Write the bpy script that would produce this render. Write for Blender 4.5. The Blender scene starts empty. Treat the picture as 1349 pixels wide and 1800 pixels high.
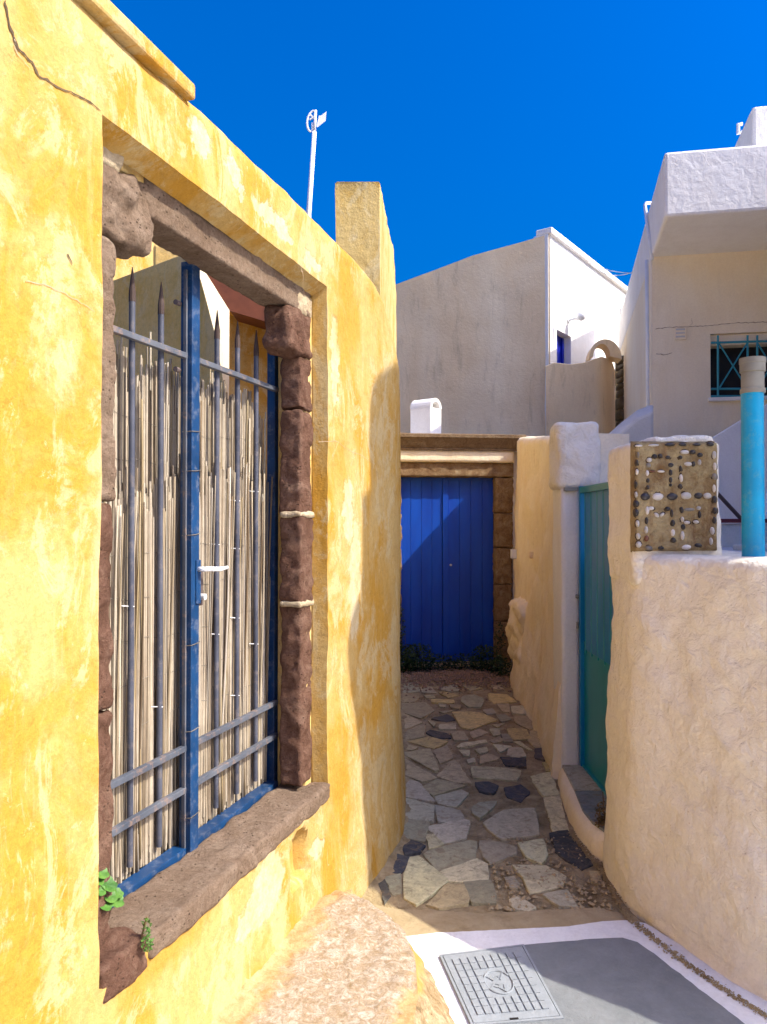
import bpy, bmesh, math, random
from mathutils import Vector, Matrix, noise
R = math.radians
rnd = random.Random(7)
S = bpy.context.scene
COL = S.collection

# ------------------------------------------------------------------ camera
F = 1351.0; EYE = 1.7; PITCH = math.atan(18/F)
cam_d = bpy.data.cameras.new('camera'); cam = bpy.data.objects.new('camera', cam_d); COL.objects.link(cam)
cam.location = (0, 0, EYE); cam.rotation_euler = (R(90)+PITCH, 0, 0)
cam_d.sensor_fit = 'VERTICAL'; cam_d.sensor_height = 36; cam_d.lens = F/1800*36
S.cycles.max_bounces = 12; S.cycles.diffuse_bounces = 8
cam_d.clip_start = .05; cam_d.clip_end = 2000
S.camera = cam
S.render.resolution_x = 767; S.render.resolution_y = 1024

# ------------------------------------------------------------------ light
SUN_AZ = R(-20); SUN_EL = R(46)          # azimuth counted from +X, towards +Y
sdir = Vector((math.cos(SUN_AZ)*math.cos(SUN_EL), math.sin(SUN_AZ)*math.cos(SUN_EL), math.sin(SUN_EL)))
W = bpy.data.worlds.new('World'); S.world = W; W.use_nodes = True
nt = W.node_tree; nt.nodes.clear()
sky = nt.nodes.new('ShaderNodeTexSky'); sky.sky_type = 'NISHITA'; sky.sun_disc = False
sky.sun_elevation = SUN_EL; sky.sun_rotation = R(90)-SUN_AZ
sky.air_density = 1.0; sky.dust_density = 9.0; sky.ozone_density = 7.5; sky.altitude = 0
hs = nt.nodes.new('ShaderNodeHueSaturation'); hs.inputs['Saturation'].default_value = 2.1; hs.inputs['Value'].default_value = .76
hs.inputs['Hue'].default_value = .512
bg = nt.nodes.new('ShaderNodeBackground'); bg.inputs['Strength'].default_value = .15
wo = nt.nodes.new('ShaderNodeOutputWorld')
nt.links.new(sky.outputs[0], hs.inputs['Color']); nt.links.new(hs.outputs[0], bg.inputs[0]); nt.links.new(bg.outputs[0], wo.inputs[0])
sl = bpy.data.lights.new('sun', 'SUN'); sl.energy = 2.7; sl.angle = R(.5); sl.color = (1, .93, .80)
so = bpy.data.objects.new('sun', sl); COL.objects.link(so)
so.rotation_euler = sdir.to_track_quat('Z', 'Y').to_euler(); so.location = (6, -3, 9)
S.view_settings.view_transform = 'Standard'; S.view_settings.look = 'None'
S.view_settings.exposure = 1.38; S.view_settings.gamma = 1; S.view_settings.use_curve_mapping = False

# ------------------------------------------------------------------ geometry helpers
def ray(px, py):
    dx = (px-674.5)/F; dz = (900-py)/F
    c, s = math.cos(PITCH), math.sin(PITCH)
    y = c-dz*s; z = s+dz*c
    return Vector((dx/y, 1, z/y))
def at(px, py, d): r = ray(px, py)*d; r.z += EYE; return r
def onplane(px, py, p, n):
    r = ray(px, py); o = Vector((0, 0, EYE)); n = Vector(n); return o + r*((Vector(p)-o).dot(n)/r.dot(n))
SL = .0306
def gz(y): return SL*(y-3.6)
def G(px, py, dz=0): return onplane(px, py, (0, 3.6, dz), (0, -SL, 1))
P1 = Vector((-.6725, 1.83)); UD = Vector((.3103, .9506)); WN = Vector((.9506, -.3103))
def WL(u, w, z): p = P1+UD*u+WN*w; return Vector((p.x, p.y, z))          # yellow wall: along, out, up
def wuz(px, py, w=0):
    p = onplane(px, py, WL(0, w, 0), (WN.x, WN.y, 0)); q = Vector((p.x, p.y))-P1; return q.dot(UD), p.z

def fin(o, label=None, cat=None, group=None, kind=None):
    if label: o['label'] = label
    if cat: o['category'] = cat
    if group: o['group'] = group
    if kind: o['kind'] = kind
    return o
def thing(name, loc, label, cat, group=None, rz=0):
    o = bpy.data.objects.new(name, None); COL.objects.link(o); o.location = loc; o.rotation_euler.z = rz
    o.empty_display_size = .1
    return fin(o, label, cat, group)
def adopt(o, parent):
    if parent is not None:
        o.parent = parent
        chain = Matrix.Identity(4); p = parent
        while p is not None:
            chain = Matrix.LocRotScale(p.location, p.rotation_euler, None) @ chain if p.parent is None else p['_w'] @ chain if False else chain
            if p.parent is None: break
            p = p.parent
        # world matrix of the parent, tracked by hand
        o.matrix_parent_inverse = WM(parent).inverted()
def WM(o):
    m = Matrix.LocRotScale(o.location, o.rotation_euler, o.scale)
    if o.parent: return WM(o.parent) @ o.matrix_parent_inverse @ m
    return m
def mk(name, V, Fc, m, parent=None, smooth=False, color=None, sharp=None, bevel=None):
    V = [Vector(v) for v in V]
    lo = Vector((min(v.x for v in V), min(v.y for v in V), min(v.z for v in V)))
    hi = Vector((max(v.x for v in V), max(v.y for v in V), max(v.z for v in V)))
    c = Vector(((lo.x+hi.x)/2, (lo.y+hi.y)/2, lo.z))
    me = bpy.data.meshes.new(name); me.from_pydata([v-c for v in V], [], Fc); me.update()
    bm = bmesh.new(); bm.from_mesh(me); bmesh.ops.recalc_face_normals(bm, faces=bm.faces)
    bm.to_mesh(me); bm.free()
    if smooth: me.polygons.foreach_set('use_smooth', [True]*len(me.polygons))
    if sharp is not None:
        try: me.set_sharp_from_angle(angle=R(sharp))
        except Exception: pass
    me.materials.append(m)
    o = bpy.data.objects.new(name, me); COL.objects.link(o); o.location = c
    if color: o.color = (*color, 1)
    adopt(o, parent)
    if bevel:
        b = o.modifiers.new('bevel', 'BEVEL'); b.width = bevel; b.segments = 2; b.limit_method = 'ANGLE'; b.angle_limit = R(35)
    return o
class MB:
    def __init__(s): s.v = []; s.f = []
    def add(s, V, Fc):
        n = len(s.v); s.v += [Vector(v) for v in V]; s.f += [tuple(i+n for i in f) for f in Fc]; return s
    def box(s, a, b, T=None):
        x0, y0, z0 = a; x1, y1, z1 = b
        V = [(x0,y0,z0),(x1,y0,z0),(x1,y1,z0),(x0,y1,z0),(x0,y0,z1),(x1,y0,z1),(x1,y1,z1),(x0,y1,z1)]
        if T: V = [T(*v) for v in V]
        return s.add(V, [(0,3,2,1),(4,5,6,7),(0,1,5,4),(1,2,6,5),(2,3,7,6),(3,0,4,7)])
    def prism(s, base, top):
        n = len(base)
        return s.add(list(base)+list(top), [tuple(range(n))[::-1], tuple(range(n, 2*n))]+[(i, (i+1)%n, n+(i+1)%n, n+i) for i in range(n)])
    def tube(s, pts, r, n=8, cap=True):
        pts = [Vector(p) for p in pts]; rs = r if isinstance(r, (list, tuple)) else [r]*len(pts)
        V = []; Fc = []; prev = None
        for i, p in enumerate(pts):
            t = (pts[min(i+1, len(pts)-1)]-pts[max(i-1, 0)]).normalized()
            a = Vector((0, 0, 1)) if abs(t.z) < .9 else Vector((1, 0, 0))
            if prev is not None: a = prev
            x = (a-t*a.dot(t)).normalized(); y = t.cross(x); prev = x
            for k in range(n): an = 2*math.pi*k/n; V.append(p+(x*math.cos(an)+y*math.sin(an))*rs[i])
        for i in range(len(pts)-1):
            for k in range(n): Fc.append((i*n+k, i*n+(k+1)%n, (i+1)*n+(k+1)%n, (i+1)*n+k))
        if cap: Fc += [tuple(range(n))[::-1], tuple(range((len(pts)-1)*n, len(pts)*n))]
        return s.add(V, Fc)
    def grid(s, P):                                          # P[i][j]
        n = len(P); m = len(P[0]); V = [v for row in P for v in row]
        return s.add(V, [(i*m+j, (i+1)*m+j, (i+1)*m+j+1, i*m+j+1) for i in range(n-1) for j in range(m-1)])
    def build(s, name, m, parent=None, **k): return mk(name, s.v, s.f, m, parent, **k)
def fbm(p, sc, oct=4): return noise.fractal(Vector(p)*sc, 1.0, 2.0, oct)
def frange(a, b, st): n = max(1, round((b-a)/st)); return [a+(b-a)*i/n for i in range(n+1)]
def lerp(a, b, t): return a+(b-a)*t
def interp(tab, x):
    if x <= tab[0][0]: return tab[0][1]
    for (a, b), (c, d) in zip(tab, tab[1:]):
        if x <= c: return b+(d-b)*(x-a)/(c-a)
    return tab[-1][1]
def sstep(a, b, x): t = min(1, max(0, (x-a)/(b-a))); return t*t*(3-2*t)
def rock(lo, hi, T, amp=.012, res=.02, rad=.02, seed=0, sc=9, pit=0):
    """a hewn stone: a subdivided block with worn corners and a broken surface"""
    lo = Vector(lo); hi = Vector(hi); c = (lo+hi)/2; h = (hi-lo)/2
    bm = bmesh.new(); vs = {}
    n = [max(2, min(60, round(2*h[k]/res))) for k in range(3)]
    def vert(i, j, k):
        key = (i, j, k)
        if key in vs: return vs[key]
        p = Vector((lerp(-h.x, h.x, i/n[0]), lerp(-h.y, h.y, j/n[1]), lerp(-h.z, h.z, k/n[2])))
        q = Vector([max(-(h[a]-rad), min(h[a]-rad, p[a])) for a in range(3)])
        d = p-q; nn = d.normalized() if d.length > 1e-6 else Vector((0, 0, 1)); p = q+nn*rad
        w = c+p
        dis = amp*fbm(w+Vector((seed*3.1, 0, seed)), sc, 5)
        if pit: 
            cell = noise.cell(w*38+Vector((seed, 0, 0))); dis -= pit*max(0, noise.noise(w*55+Vector((seed,)*3))-.25)
        vs[key] = bm.verts.new(w+nn*dis); return vs[key]
    for a, b, cdim in ((0, 1, 2), (1, 2, 0), (0, 2, 1)):
        for side in (0, n[cdim]):
            for i in range(n[a]):
                for j in range(n[b]):
                    q = []
                    for (ii, jj) in ((i, j), (i+1, j), (i+1, j+1), (i, j+1)):
                        idx = [0, 0, 0]; idx[a] = ii; idx[b] = jj; idx[cdim] = side; q.append(vert(*idx))
                    try: bm.faces.new(q)
                    except ValueError: pass
    bm.verts.index_update()
    V = [T(*v.co) for v in bm.verts]; Fc = [tuple(v.index for v in f.verts) for f in bm.faces]; bm.free()
    return V, Fc
ident = lambda x, y, z: Vector((x, y, z))

# ------------------------------------------------------------------ material helpers
class NT:
    def __init__(s, name):
        s.m = bpy.data.materials.new(name); s.m.use_nodes = True; s.t = s.m.node_tree; s.b = s.t.nodes['Principled BSDF']
        s.g = s.t.nodes.new('ShaderNodeNewGeometry')
    def n(s, typ, **kw):
        x = s.t.nodes.new(typ)
        for k, v in kw.items(): setattr(x, k, v)
        return x
    def l(s, a, b): s.t.links.new(a, b)
    def val(s, sock, v):
        if hasattr(v, 'type') and hasattr(v, 'node'): s.l(v, sock)
        elif isinstance(v, (tuple, list)) and len(v) == 3 and sock.type == 'RGBA': sock.default_value = (*v, 1)
        else: sock.default_value = v
    def pos(s, sc=(1, 1, 1), loc=(0, 0, 0), rot=(0, 0, 0)):
        mp = s.n('ShaderNodeMapping'); s.l(s.g.outputs['Position'], mp.inputs[0])
        mp.inputs['Scale'].default_value = sc; mp.inputs['Location'].default_value = loc; mp.inputs['Rotation'].default_value = rot
        return mp.outputs[0]
    def noise(s, sc, det=6, ro=.6, dist=0, vec=None):
        x = s.n('ShaderNodeTexNoise'); s.l(vec or s.g.outputs['Position'], x.inputs['Vector'])
        x.inputs['Scale'].default_value = sc; x.inputs['Detail'].default_value = det; x.inputs['Roughness'].default_value = ro; x.inputs['Distortion'].default_value = dist
        return x.outputs[0]
    def voro(s, sc, feat='F1', vec=None, rand=1):
        x = s.n('ShaderNodeTexVoronoi', feature=feat); s.l(vec or s.g.outputs['Position'], x.inputs['Vector']); x.inputs['Scale'].default_value = sc
        x.inputs['Randomness'].default_value = rand
        return x.outputs[0]
    def ramp(s, f, st):
        x = s.n('ShaderNodeValToRGB'); s.l(f, x.inputs[0]); e = x.color_ramp.elements
        while len(e) < len(st): e.new(.5)
        for i, (p, c) in enumerate(st): e[i].position = p; e[i].color = (*c, 1) if isinstance(c, (tuple, list)) else (c, c, c, 1)
        return x.outputs[0]
    def mix(s, f, a, b, mode='MIX'):
        x = s.n('ShaderNodeMix', data_type='RGBA', blend_type=mode)
        s.val(x.inputs[0], f); s.val(x.inputs[6], a); s.val(x.inputs[7], b); return x.outputs[2]
    def math(s, op, a, b=0, c=0):
        x = s.n('ShaderNodeMath', operation=op)
        for i, v in enumerate((a, b, c)): s.val(x.inputs[i], v)
        return x.outputs[0]
    def bump(s, h, st=.5, d=.01, prev=None):
        x = s.n('ShaderNodeBump'); x.inputs['Strength'].default_value = st; x.inputs['Distance'].default_value = d
        s.l(h, x.inputs['Height'])
        if prev: s.l(prev, x.inputs['Normal'])
        return x.outputs[0]
    def done(s, col, rough=.9, nrm=None, metal=0, spec=.3):
        s.val(s.b.inputs['Base Color'], col); s.val(s.b.inputs['Roughness'], rough); s.b.inputs['Metallic'].default_value = metal
        s.b.inputs['Specular IOR Level'].default_value = spec
        if nrm: s.l(nrm, s.b.inputs['Normal'])
        return s.m
    def patches(s, lst, warp=.12, wsc=9, soft=.12):
        nz = s.n('ShaderNodeTexNoise'); s.l(s.g.outputs['Position'], nz.inputs['Vector']); nz.inputs['Scale'].default_value = wsc; nz.inputs['Detail'].default_value = 6; nz.inputs['Roughness'].default_value = .65
        sb = s.n('ShaderNodeVectorMath', operation='SUBTRACT'); s.l(nz.outputs['Color'], sb.inputs[0]); sb.inputs[1].default_value = (.5, .5, .5)
        sc = s.n('ShaderNodeVectorMath', operation='SCALE'); s.l(sb.outputs[0], sc.inputs[0]); sc.inputs['Scale'].default_value = warp
        ad = s.n('ShaderNodeVectorMath', operation='ADD'); s.l(s.g.outputs['Position'], ad.inputs[0]); s.l(sc.outputs[0], ad.inputs[1])
        out = None
        for (p, rh, rz) in lst:
            a = s.n('ShaderNodeVectorMath', operation='SUBTRACT'); s.l(ad.outputs[0], a.inputs[0]); a.inputs[1].default_value = p
            b = s.n('ShaderNodeVectorMath', operation='MULTIPLY'); s.l(a.outputs[0], b.inputs[0]); b.inputs[1].default_value = (1/rh, 1/rh, 1/rz)
            c = s.n('ShaderNodeVectorMath', operation='LENGTH'); s.l(b.outputs[0], c.inputs[0])
            out = c.outputs['Value'] if out is None else s.math('MINIMUM', out, c.outputs['Value'])
        r = s.n('ShaderNodeMapRange'); s.l(out, r.inputs[0]); r.inputs[1].default_value = 1+soft; r.inputs[2].default_value = 1-soft
        return r.outputs[0]

def wall_patch(px, py, rx, ry):
    u, z = wuz(px, py); d = P1.y+UD.y*u
    du = rx*d/F/(UD.x-(px-674.5)/F*UD.y)
    return (tuple(WL(u, 0, z)), du, ry*d/F)

# yellow lime plaster: ochre wash worn down to cream
def yellow_mat(name, pale=(.52, .355, .125), ochre=(.48, .258, .036), cream=(.55, .43, .22), bias=0, patches=None, pats2=None, grime=.25):
    k = NT(name)
    st = k.pos((1.6, 1.6, .95))
    a = k.noise(1.7, 8, .62, .8, st)
    c = k.ramp(a, [(.395+bias, ochre), (.455+bias, tuple(lerp(x, y, .4) for x, y in zip(ochre, pale))), (.495+bias, tuple(lerp(x, y, .75) for x, y in zip(ochre, pale))), (.57+bias, pale)])
    b = k.noise(3.6, 12, .76, .8, k.pos((1.4, 1.4, .85), (3, 1, 2)))
    m2 = k.ramp(b, [(.51, 0.0), (.56, 1.0)])
    c = k.mix(k.math('MULTIPLY', m2, .7), c, cream)
    dr = k.noise(12, 6, .7, .3, k.pos((2.4, 2.4, .12), (9, 1, 4)))
    c = k.mix(k.math('MULTIPLY', k.ramp(dr, [(.57, 0.0), (.64, 1.0)]), .22), c, cream)
    ch = k.math('MULTIPLY', k.ramp(k.noise(18, 10, .8, .3, k.pos((1, 1, 1), (4, 4, 1))), [(.60, 0.0), (.63, 1.0)]), .6)
    c = k.mix(ch, c, tuple(x*1.08 for x in cream))
    e = k.noise(6, 8, .7, .5, k.pos((1, 1, .8), (7, 3, 9)))
    c = k.mix(k.math('MULTIPLY', k.ramp(e, [(.55, 0.0), (.66, 1.0)]), .55), c, tuple(x*.93 for x in ochre))
    pm = None
    if patches:
        pm = k.patches(patches, .16, 14, .10)
        c = k.mix(k.math('MULTIPLY', pm, .8), c, k.ramp(k.noise(22, 8, .7), [(.35, (.54, .42, .22)), (.6, (.62, .53, .34))]))
        rim = k.math('MULTIPLY', k.math('MULTIPLY', pm, k.math('SUBTRACT', 1, pm)), 2.2)
        c = k.mix(k.math('MULTIPLY', rim, .7), c, (.50, .32, .10))
    if pats2:
        c = k.mix(k.math('MULTIPLY', k.patches(pats2, .35, 5, .35), .8), c, ochre)
    f = k.noise(45, 6, .7)
    c = k.mix(.5, c, k.ramp(f, [(.3, .6), (.5, .95), (.7, 1.05)]), 'MULTIPLY')
    f2 = k.noise(200, 3, .8); c = k.mix(.4, c, k.ramp(f2, [(.3, .7), (.7, 1.15)]), 'MULTIPLY')
    sp = k.voro(24, vec=k.pos((1, 1, 1), (2, 5, 1)))
    spn = k.noise(3, 3)
    sm = k.math('MULTIPLY', k.ramp(sp, [(.05, 1.0), (.10, 0.0)]), k.ramp(spn, [(.54, 0.0), (.60, 1.0)]))
    c = k.mix(k.math('MULTIPLY', sm, .5), c, (.35, .22, .08))
    g = k.noise(9, 8, .7, 0, k.pos((2.2, 2.2, .16)))
    c = k.mix(k.math('MULTIPLY', k.ramp(g, [(.56, 0.0), (.72, 1.0)]), grime), c, (.33, .22, .08))
    n1 = k.bump(k.noise(14, 9, .66), .5, .02); n2 = k.bump(k.noise(90, 6, .75), .55, .005, n1)
    if pm: n2 = k.bump(pm, .5, -.004, n2)
    return k.done(c, .92, n2, spec=.15)
peel = [wall_patch(*a) for a in ((352, 245, 22, 30), (412, 300, 13, 26), (425, 338, 7, 14), (470, 372, 26, 22), (500, 405, 16, 18), (552, 466, 16, 14),
        (470, 1555, 30, 60), (440, 1610, 25, 30), (625, 1020, 10, 110), (612, 900, 9, 60), (590, 640, 7, 90), (555, 1490, 10, 20))]
och = [wall_patch(*a) for a in ((60, 300, 90, 60), (30, 560, 50, 60), (145, 700, 22, 260), (20, 870, 40, 100), (100, 1250, 60, 45), (40, 1690, 60, 60), (300, 1660, 60, 50), (585, 1350, 12, 120), (612, 560, 20, 90))]
M = {}
M['yellow'] = yellow_mat('worn_yellow_plaster', patches=peel, pats2=och, bias=.012)
M['yellow2'] = yellow_mat('stained_yellow_plaster', pale=(.60, .44, .17), ochre=(.52, .31, .06), cream=(.64, .53, .29), grime=1.0)
M['yellow3'] = yellow_mat('courtyard_plaster', pale=(.74, .50, .17), ochre=(.68, .42, .10), cream=(.72, .53, .24), grime=.3, bias=-.05)

def plaster(name, a, b, stain=(.4, .3, .2), st=.2, b1=.4, b2=.3, sc=3, vert=.4, rough=.9, relief=18, speck=0):
    k = NT(name)
    c = k.ramp(k.noise(sc, 9, .65, .5, k.pos((1, 1, vert))), [(.36, a), (.64, b)])
    g = k.noise(5, 9, .72, .4, k.pos((1.6, 1.6, .3), (3, 3, 3)))
    c = k.mix(k.math('MULTIPLY', k.ramp(g, [(.54, 0.0), (.72, 1.0)]), st), c, stain)
    c = k.mix(.3, c, k.ramp(k.noise(60, 5, .7), [(.3, .65), (.7, 1.0)]), 'MULTIPLY')
    if speck:
        v = k.voro(30); nn = k.noise(4, 2)
        c = k.mix(k.math('MULTIPLY', k.math('MULTIPLY', k.ramp(v, [(.06, 1.0), (.12, 0.0)]), k.ramp(nn, [(.5, 0.0), (.58, 1.0)])), speck), c, stain)
    n = k.bump(k.noise(relief, 8, .62, .4), b1, .03); n = k.bump(k.noise(130, 4, .7), b2, .003, n)
    return k.done(c, rough, n, spec=.15)
M['cream'] = plaster('cream_plaster', (.90, .77, .53), (.95, .86, .66), (.52, .36, .18), .35, .35, .3, 2.2, .35, speck=.4)
M['whitewash'] = plaster('rough_whitewash', (.90, .83, .66), (.95, .90, .78), (.52, .38, .22), .3, 1.0, .8, 2.5, .6, relief=15, speck=.6)
M['white'] = plaster('white_paint', (.82, .79, .74), (.88, .86, .82), (.6, .56, .5), .15, .4, .2, 3, .5, relief=9)
M['whitebeige'] = plaster('beige_white_paint', (.88, .75, .53), (.93, .83, .64), (.55, .48, .4), .15, .15, .2, 2, .5)
M['tan'] = plaster('weathered_cement_render', (.86, .65, .38), (.93, .76, .49), (.40, .29, .17), .45, .25, .5, 1.3, .35, speck=.6)
M['greyrender'] = plaster('grey_render', (.50, .50, .50), (.60, .59, .58), (.36, .33, .30), .3, .3, .3, 3)
M['mortar'] = plaster('sandy_mortar', (.30, .22, .11), (.52, .41, .23), (.09, .065, .035), .7, .9, .8, 7, 1, relief=40)
M['concrete'] = plaster('path_concrete', (.34, .26, .14), (.46, .37, .22), (.16, .12, .06), .5, .4, .5, 5, 1)
M['whitepaint'] = plaster('white_kerb_paint', (.76, .76, .75), (.84, .84, .82), (.4, .36, .3), .2, .4, .4, 8, 1)
M['greypaint'] = plaster('grey_street_paint', (.17, .185, .19), (.215, .23, .235), (.17, .17, .165), .3, .3, .7, 6, 1)
M['coverpaint'] = plaster('painted_iron', (.25, .275, .29), (.29, .315, .335), (.2, .2, .2), .25, .25, .4, 12, 1, rough=.7)
M['earth'] = plaster('earth', (.2, .16, .1), (.3, .25, .17), (.1, .08, .05), .4)

M['lime'] = plaster('lime_mortar', (.40, .31, .19), (.52, .43, .29), (.25, .17, .1), .5, .7, .6, 14, 1, relief=40)
def stone_mat(name, a, b, c3, pits=.8, sc=9):
    k = NT(name)
    c = k.ramp(k.noise(sc, 12, .8, .8), [(.32, a), (.5, b), (.68, c3)])
    c = k.mix(.6, c, k.ramp(k.noise(70, 6, .75), [(.3, .45), (.65, 1.0)]), 'MULTIPLY')
    v = k.voro(55, vec=k.pos((1, 1, 1.3))); nn = k.noise(20, 3)
    pit = k.math('MULTIPLY', k.ramp(v, [(.10, 1.0), (.26, 0.0)]), k.ramp(nn, [(.46, 0.0), (.56, 1.0)]))
    c = k.mix(k.math('MULTIPLY', pit, pits), c, (.05, .03, .022))
    n = k.bump(k.noise(34, 10, .78), 1.0, .03); n = k.bump(pit, .8, -.01, n); n = k.bump(k.noise(160, 5, .8), .6, .004, n)
    return k.done(c, .95, n, spec=.1)
M['lava'] = stone_mat('red_brown_lava_stone', (.135, .068, .042), (.225, .12, .08), (.36, .225, .155))
M['lavalight'] = stone_mat('pale_brown_lava_stone', (.24, .155, .10), (.34, .24, .165), (.46, .345, .25))
M['portal'] = stone_mat('portal_stone', (.20, .11, .055), (.36, .24, .13), (.52, .42, .27), .5)
M['cornice'] = stone_mat('cornice_stone', (.20, .13, .08), (.30, .21, .13), (.42, .33, .22), .25)
M['step'] = stone_mat('step_stone', (.38, .25, .15), (.58, .46, .34), (.74, .66, .55), .35, 8)
M['drystone'] = stone_mat('dry_stone', (.12, .10, .07), (.22, .18, .12), (.3, .25, .17), .5, 4)

def objcol(name, rough=.6, var=.35, bsc=60, bst=.3, bd=.003, spec=.3, extra=None):
    k = NT(name); oi = k.n('ShaderNodeObjectInfo')
    c = k.mix(var, oi.outputs['Color'], k.ramp(k.noise(9, 8, .65, 1.0), [(.3, .7), (.7, 1.2)]), 'MULTIPLY')
    c = k.mix(.35, c, k.ramp(k.noise(bsc*1.5, 4, .7), [(.3, .6), (.7, 1.0)]), 'MULTIPLY')
    if extra: c = extra(k, c)
    n = k.bump(k.noise(bsc, 6, .65), bst, bd)
    return k.done(c, rough, n, spec=spec)
def vein(k, c):
    w = k.noise(2.6, 8, .7, 5.5)
    return k.mix(k.math('MULTIPLY', k.ramp(w, [(.5, 0.0), (.62, 1.0)]), .22), c, (.26, .23, .17))
def vein2(k, c):
    c = vein(k, c)
    c = k.mix(.75, c, k.ramp(k.noise(28, 10, .78, .6), [(.34, .55), (.5, .95), (.66, 1.12)]), 'MULTIPLY')
    d = k.math('MULTIPLY', k.ramp(k.noise(11, 10, .8, 1.5), [(.53, 0.0), (.60, 1.0)]), .6)
    return k.mix(d, c, (.24, .17, .09))
M['paver'] = objcol('paving_stone', .8, .6, 60, .7, .006, extra=vein2)
def reedmass():
    k = NT('dry_reed_mass')
    c = k.ramp(k.noise(160, 2, .5, 0, k.pos((1, 1, .004))), [(.3, (.10, .07, .04)), (.42, (.28, .22, .15)), (.6, (.42, .36, .27))])
    c = k.mix(.5, c, k.ramp(k.noise(20, 6, .7), [(.35, .6), (.65, 1.1)]), 'MULTIPLY')
    return k.done(c, .7, spec=.2)
M['reedmass'] = reedmass()
M['pebble'] = objcol('pebble', .35, .5, 90, .2, .001, .5)
M['reed'] = objcol('dry_reed', .65, .35, 120, .2, .001)
M['plain'] = objcol('painted', .55, .15, 80, .15, .001)
M['plaque'] = plaster('pebble_mosaic_cement', (.26, .17, .075), (.50, .40, .21), (.16, .06, .02), .9, .8, .8, 9, 1, relief=35)

def paint(name, a, b, rough=.45, wear=None, wf=.3, st=.15, vert=1):
    k = NT(name)
    c = k.ramp(k.noise(6, 7, .6, .3, k.pos((1, 1, vert))), [(.35, a), (.65, b)])
    if wear: c = k.mix(k.math('MULTIPLY', k.ramp(k.noise(26, 8, .75), [(.52, 0.0), (.62, 1.0)]), wf), c, wear)
    return k.done(c, rough, k.bump(k.noise(70, 5, .6), st, .003), spec=.4)
M['gateblue'] = paint('chipped_blue_paint', (.003, .028, .085), (.007, .05, .145), .42, (.16, .18, .22), .4)
M['gategrey'] = paint('weathered_grey_paint', (.035, .04, .06), (.08, .085, .11), .6, (.22, .18, .15), .35)
M['rail'] = paint('faded_rail_paint', (.05, .06, .08), (.11, .12, .14), .6, (.26, .17, .12), .6)
M['spike'] = paint('rusty_spike', (.035, .02, .018), (.07, .045, .035), .8)
M['doorblue'] = paint('deep_blue_door_paint', (.0, .04, .34), (.0, .065, .45), .42, None, 0, .2, .2)
M['teal'] = paint('teal_gate_paint', (.0, .17, .38), (.0, .21, .46), .35, None, 0, .12, .3)
M['tealpanel'] = paint('teal_sheet_paint', (.0, .21, .25), (.005, .25, .30), .32, None, 0, .15, .3)
M['turq'] = paint('turquoise_post_paint', (.0, .27, .48), (.0, .34, .58), .38, (.12, .36, .42), .45, .2)
M['grille'] = paint('turquoise_grille_paint', (.02, .22, .30), (.03, .28, .36), .5)
M['cap'] = paint('grey_pipe_socket', (.20, .19, .15), (.27, .26, .21), .7)
M['winblue'] = paint('blue_shutter_paint', (.003, .01, .30), (.004, .02, .40), .35)
M['metalwhite'] = paint('white_metal', (.70, .72, .74), (.8, .82, .84), .4)
M['dark'] = paint('dark_interior', (.008, .007, .006), (.015, .012, .01), .6)
M['crack'] = paint('crack_shadow_dirt', (.07, .045, .025), (.12, .08, .04), 1)
M['crackl'] = paint('hairline_crack', (.34, .25, .16), (.42, .32, .22), 1)
M['red'] = paint('dark_red_paint', (.16, .02, .02), (.22, .03, .03), .5)
M['wood'] = paint('brown_boards', (.12, .035, .015), (.20, .06, .025), .7)
M['brownmetal'] = paint('brown_metal', (.08, .055, .05), (.12, .09, .08), .6)
M['wire'] = paint('rusty_wire', (.10, .08, .06), (.22, .19, .15), .6)
M['tie'] = paint('white_tie', (.7, .7, .68), (.8, .8, .78), .5)
M['steel'] = paint('worn_steel', (.45, .43, .40), (.6, .58, .55), .35)
def leafm(name, a, b):
    k = NT(name); c = k.ramp(k.noise(30, 4), [(.35, a), (.65, b)])
    return k.done(c, .5, spec=.3)
M['leaf'] = leafm('green_leaf', (.04, .11, .015), (.10, .21, .035))
M['leafmid'] = leafm('mid_green_leaf', (.03, .09, .015), (.08, .19, .03))
M['leafdark'] = leafm('dark_ivy_leaf', (.015, .035, .012), (.04, .08, .025))
M['leafdry'] = leafm('dry_weed', (.09, .06, .02), (.18, .12, .05))

exec_order = []
# ------------------------------------------------------------------ ground
b = MB(); b.add([(-300, -300, -.3), (300, -300, -.3), (300, 300, -.3), (-300, 300, -.3)], [(0, 1, 2, 3)])
fin(b.build('ground', M['earth']), kind='structure')

def gp(x, y, dz): return Vector((x, y, gz(y)+dz))
# path bed: mortar between the paving stones, dished towards the yellow wall
P = []
for x in frange(-.75, 1.95, .025):
    row = []
    for y in frange(2.75, 8.75, .03):
        left = interp([(2.5, -.45), (3.6, -.10), (4.1, .04), (8.5, .12)], y)
        dz = .012*fbm((x, y, 0), 7, 4) - .004 + .03*sstep(.16, 0, x-left)
        row.append(gp(x, y, dz))
    P.append(row)
path = fin(MB().grid(P).build('path', M['mortar'], smooth=True), kind='structure')

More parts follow.
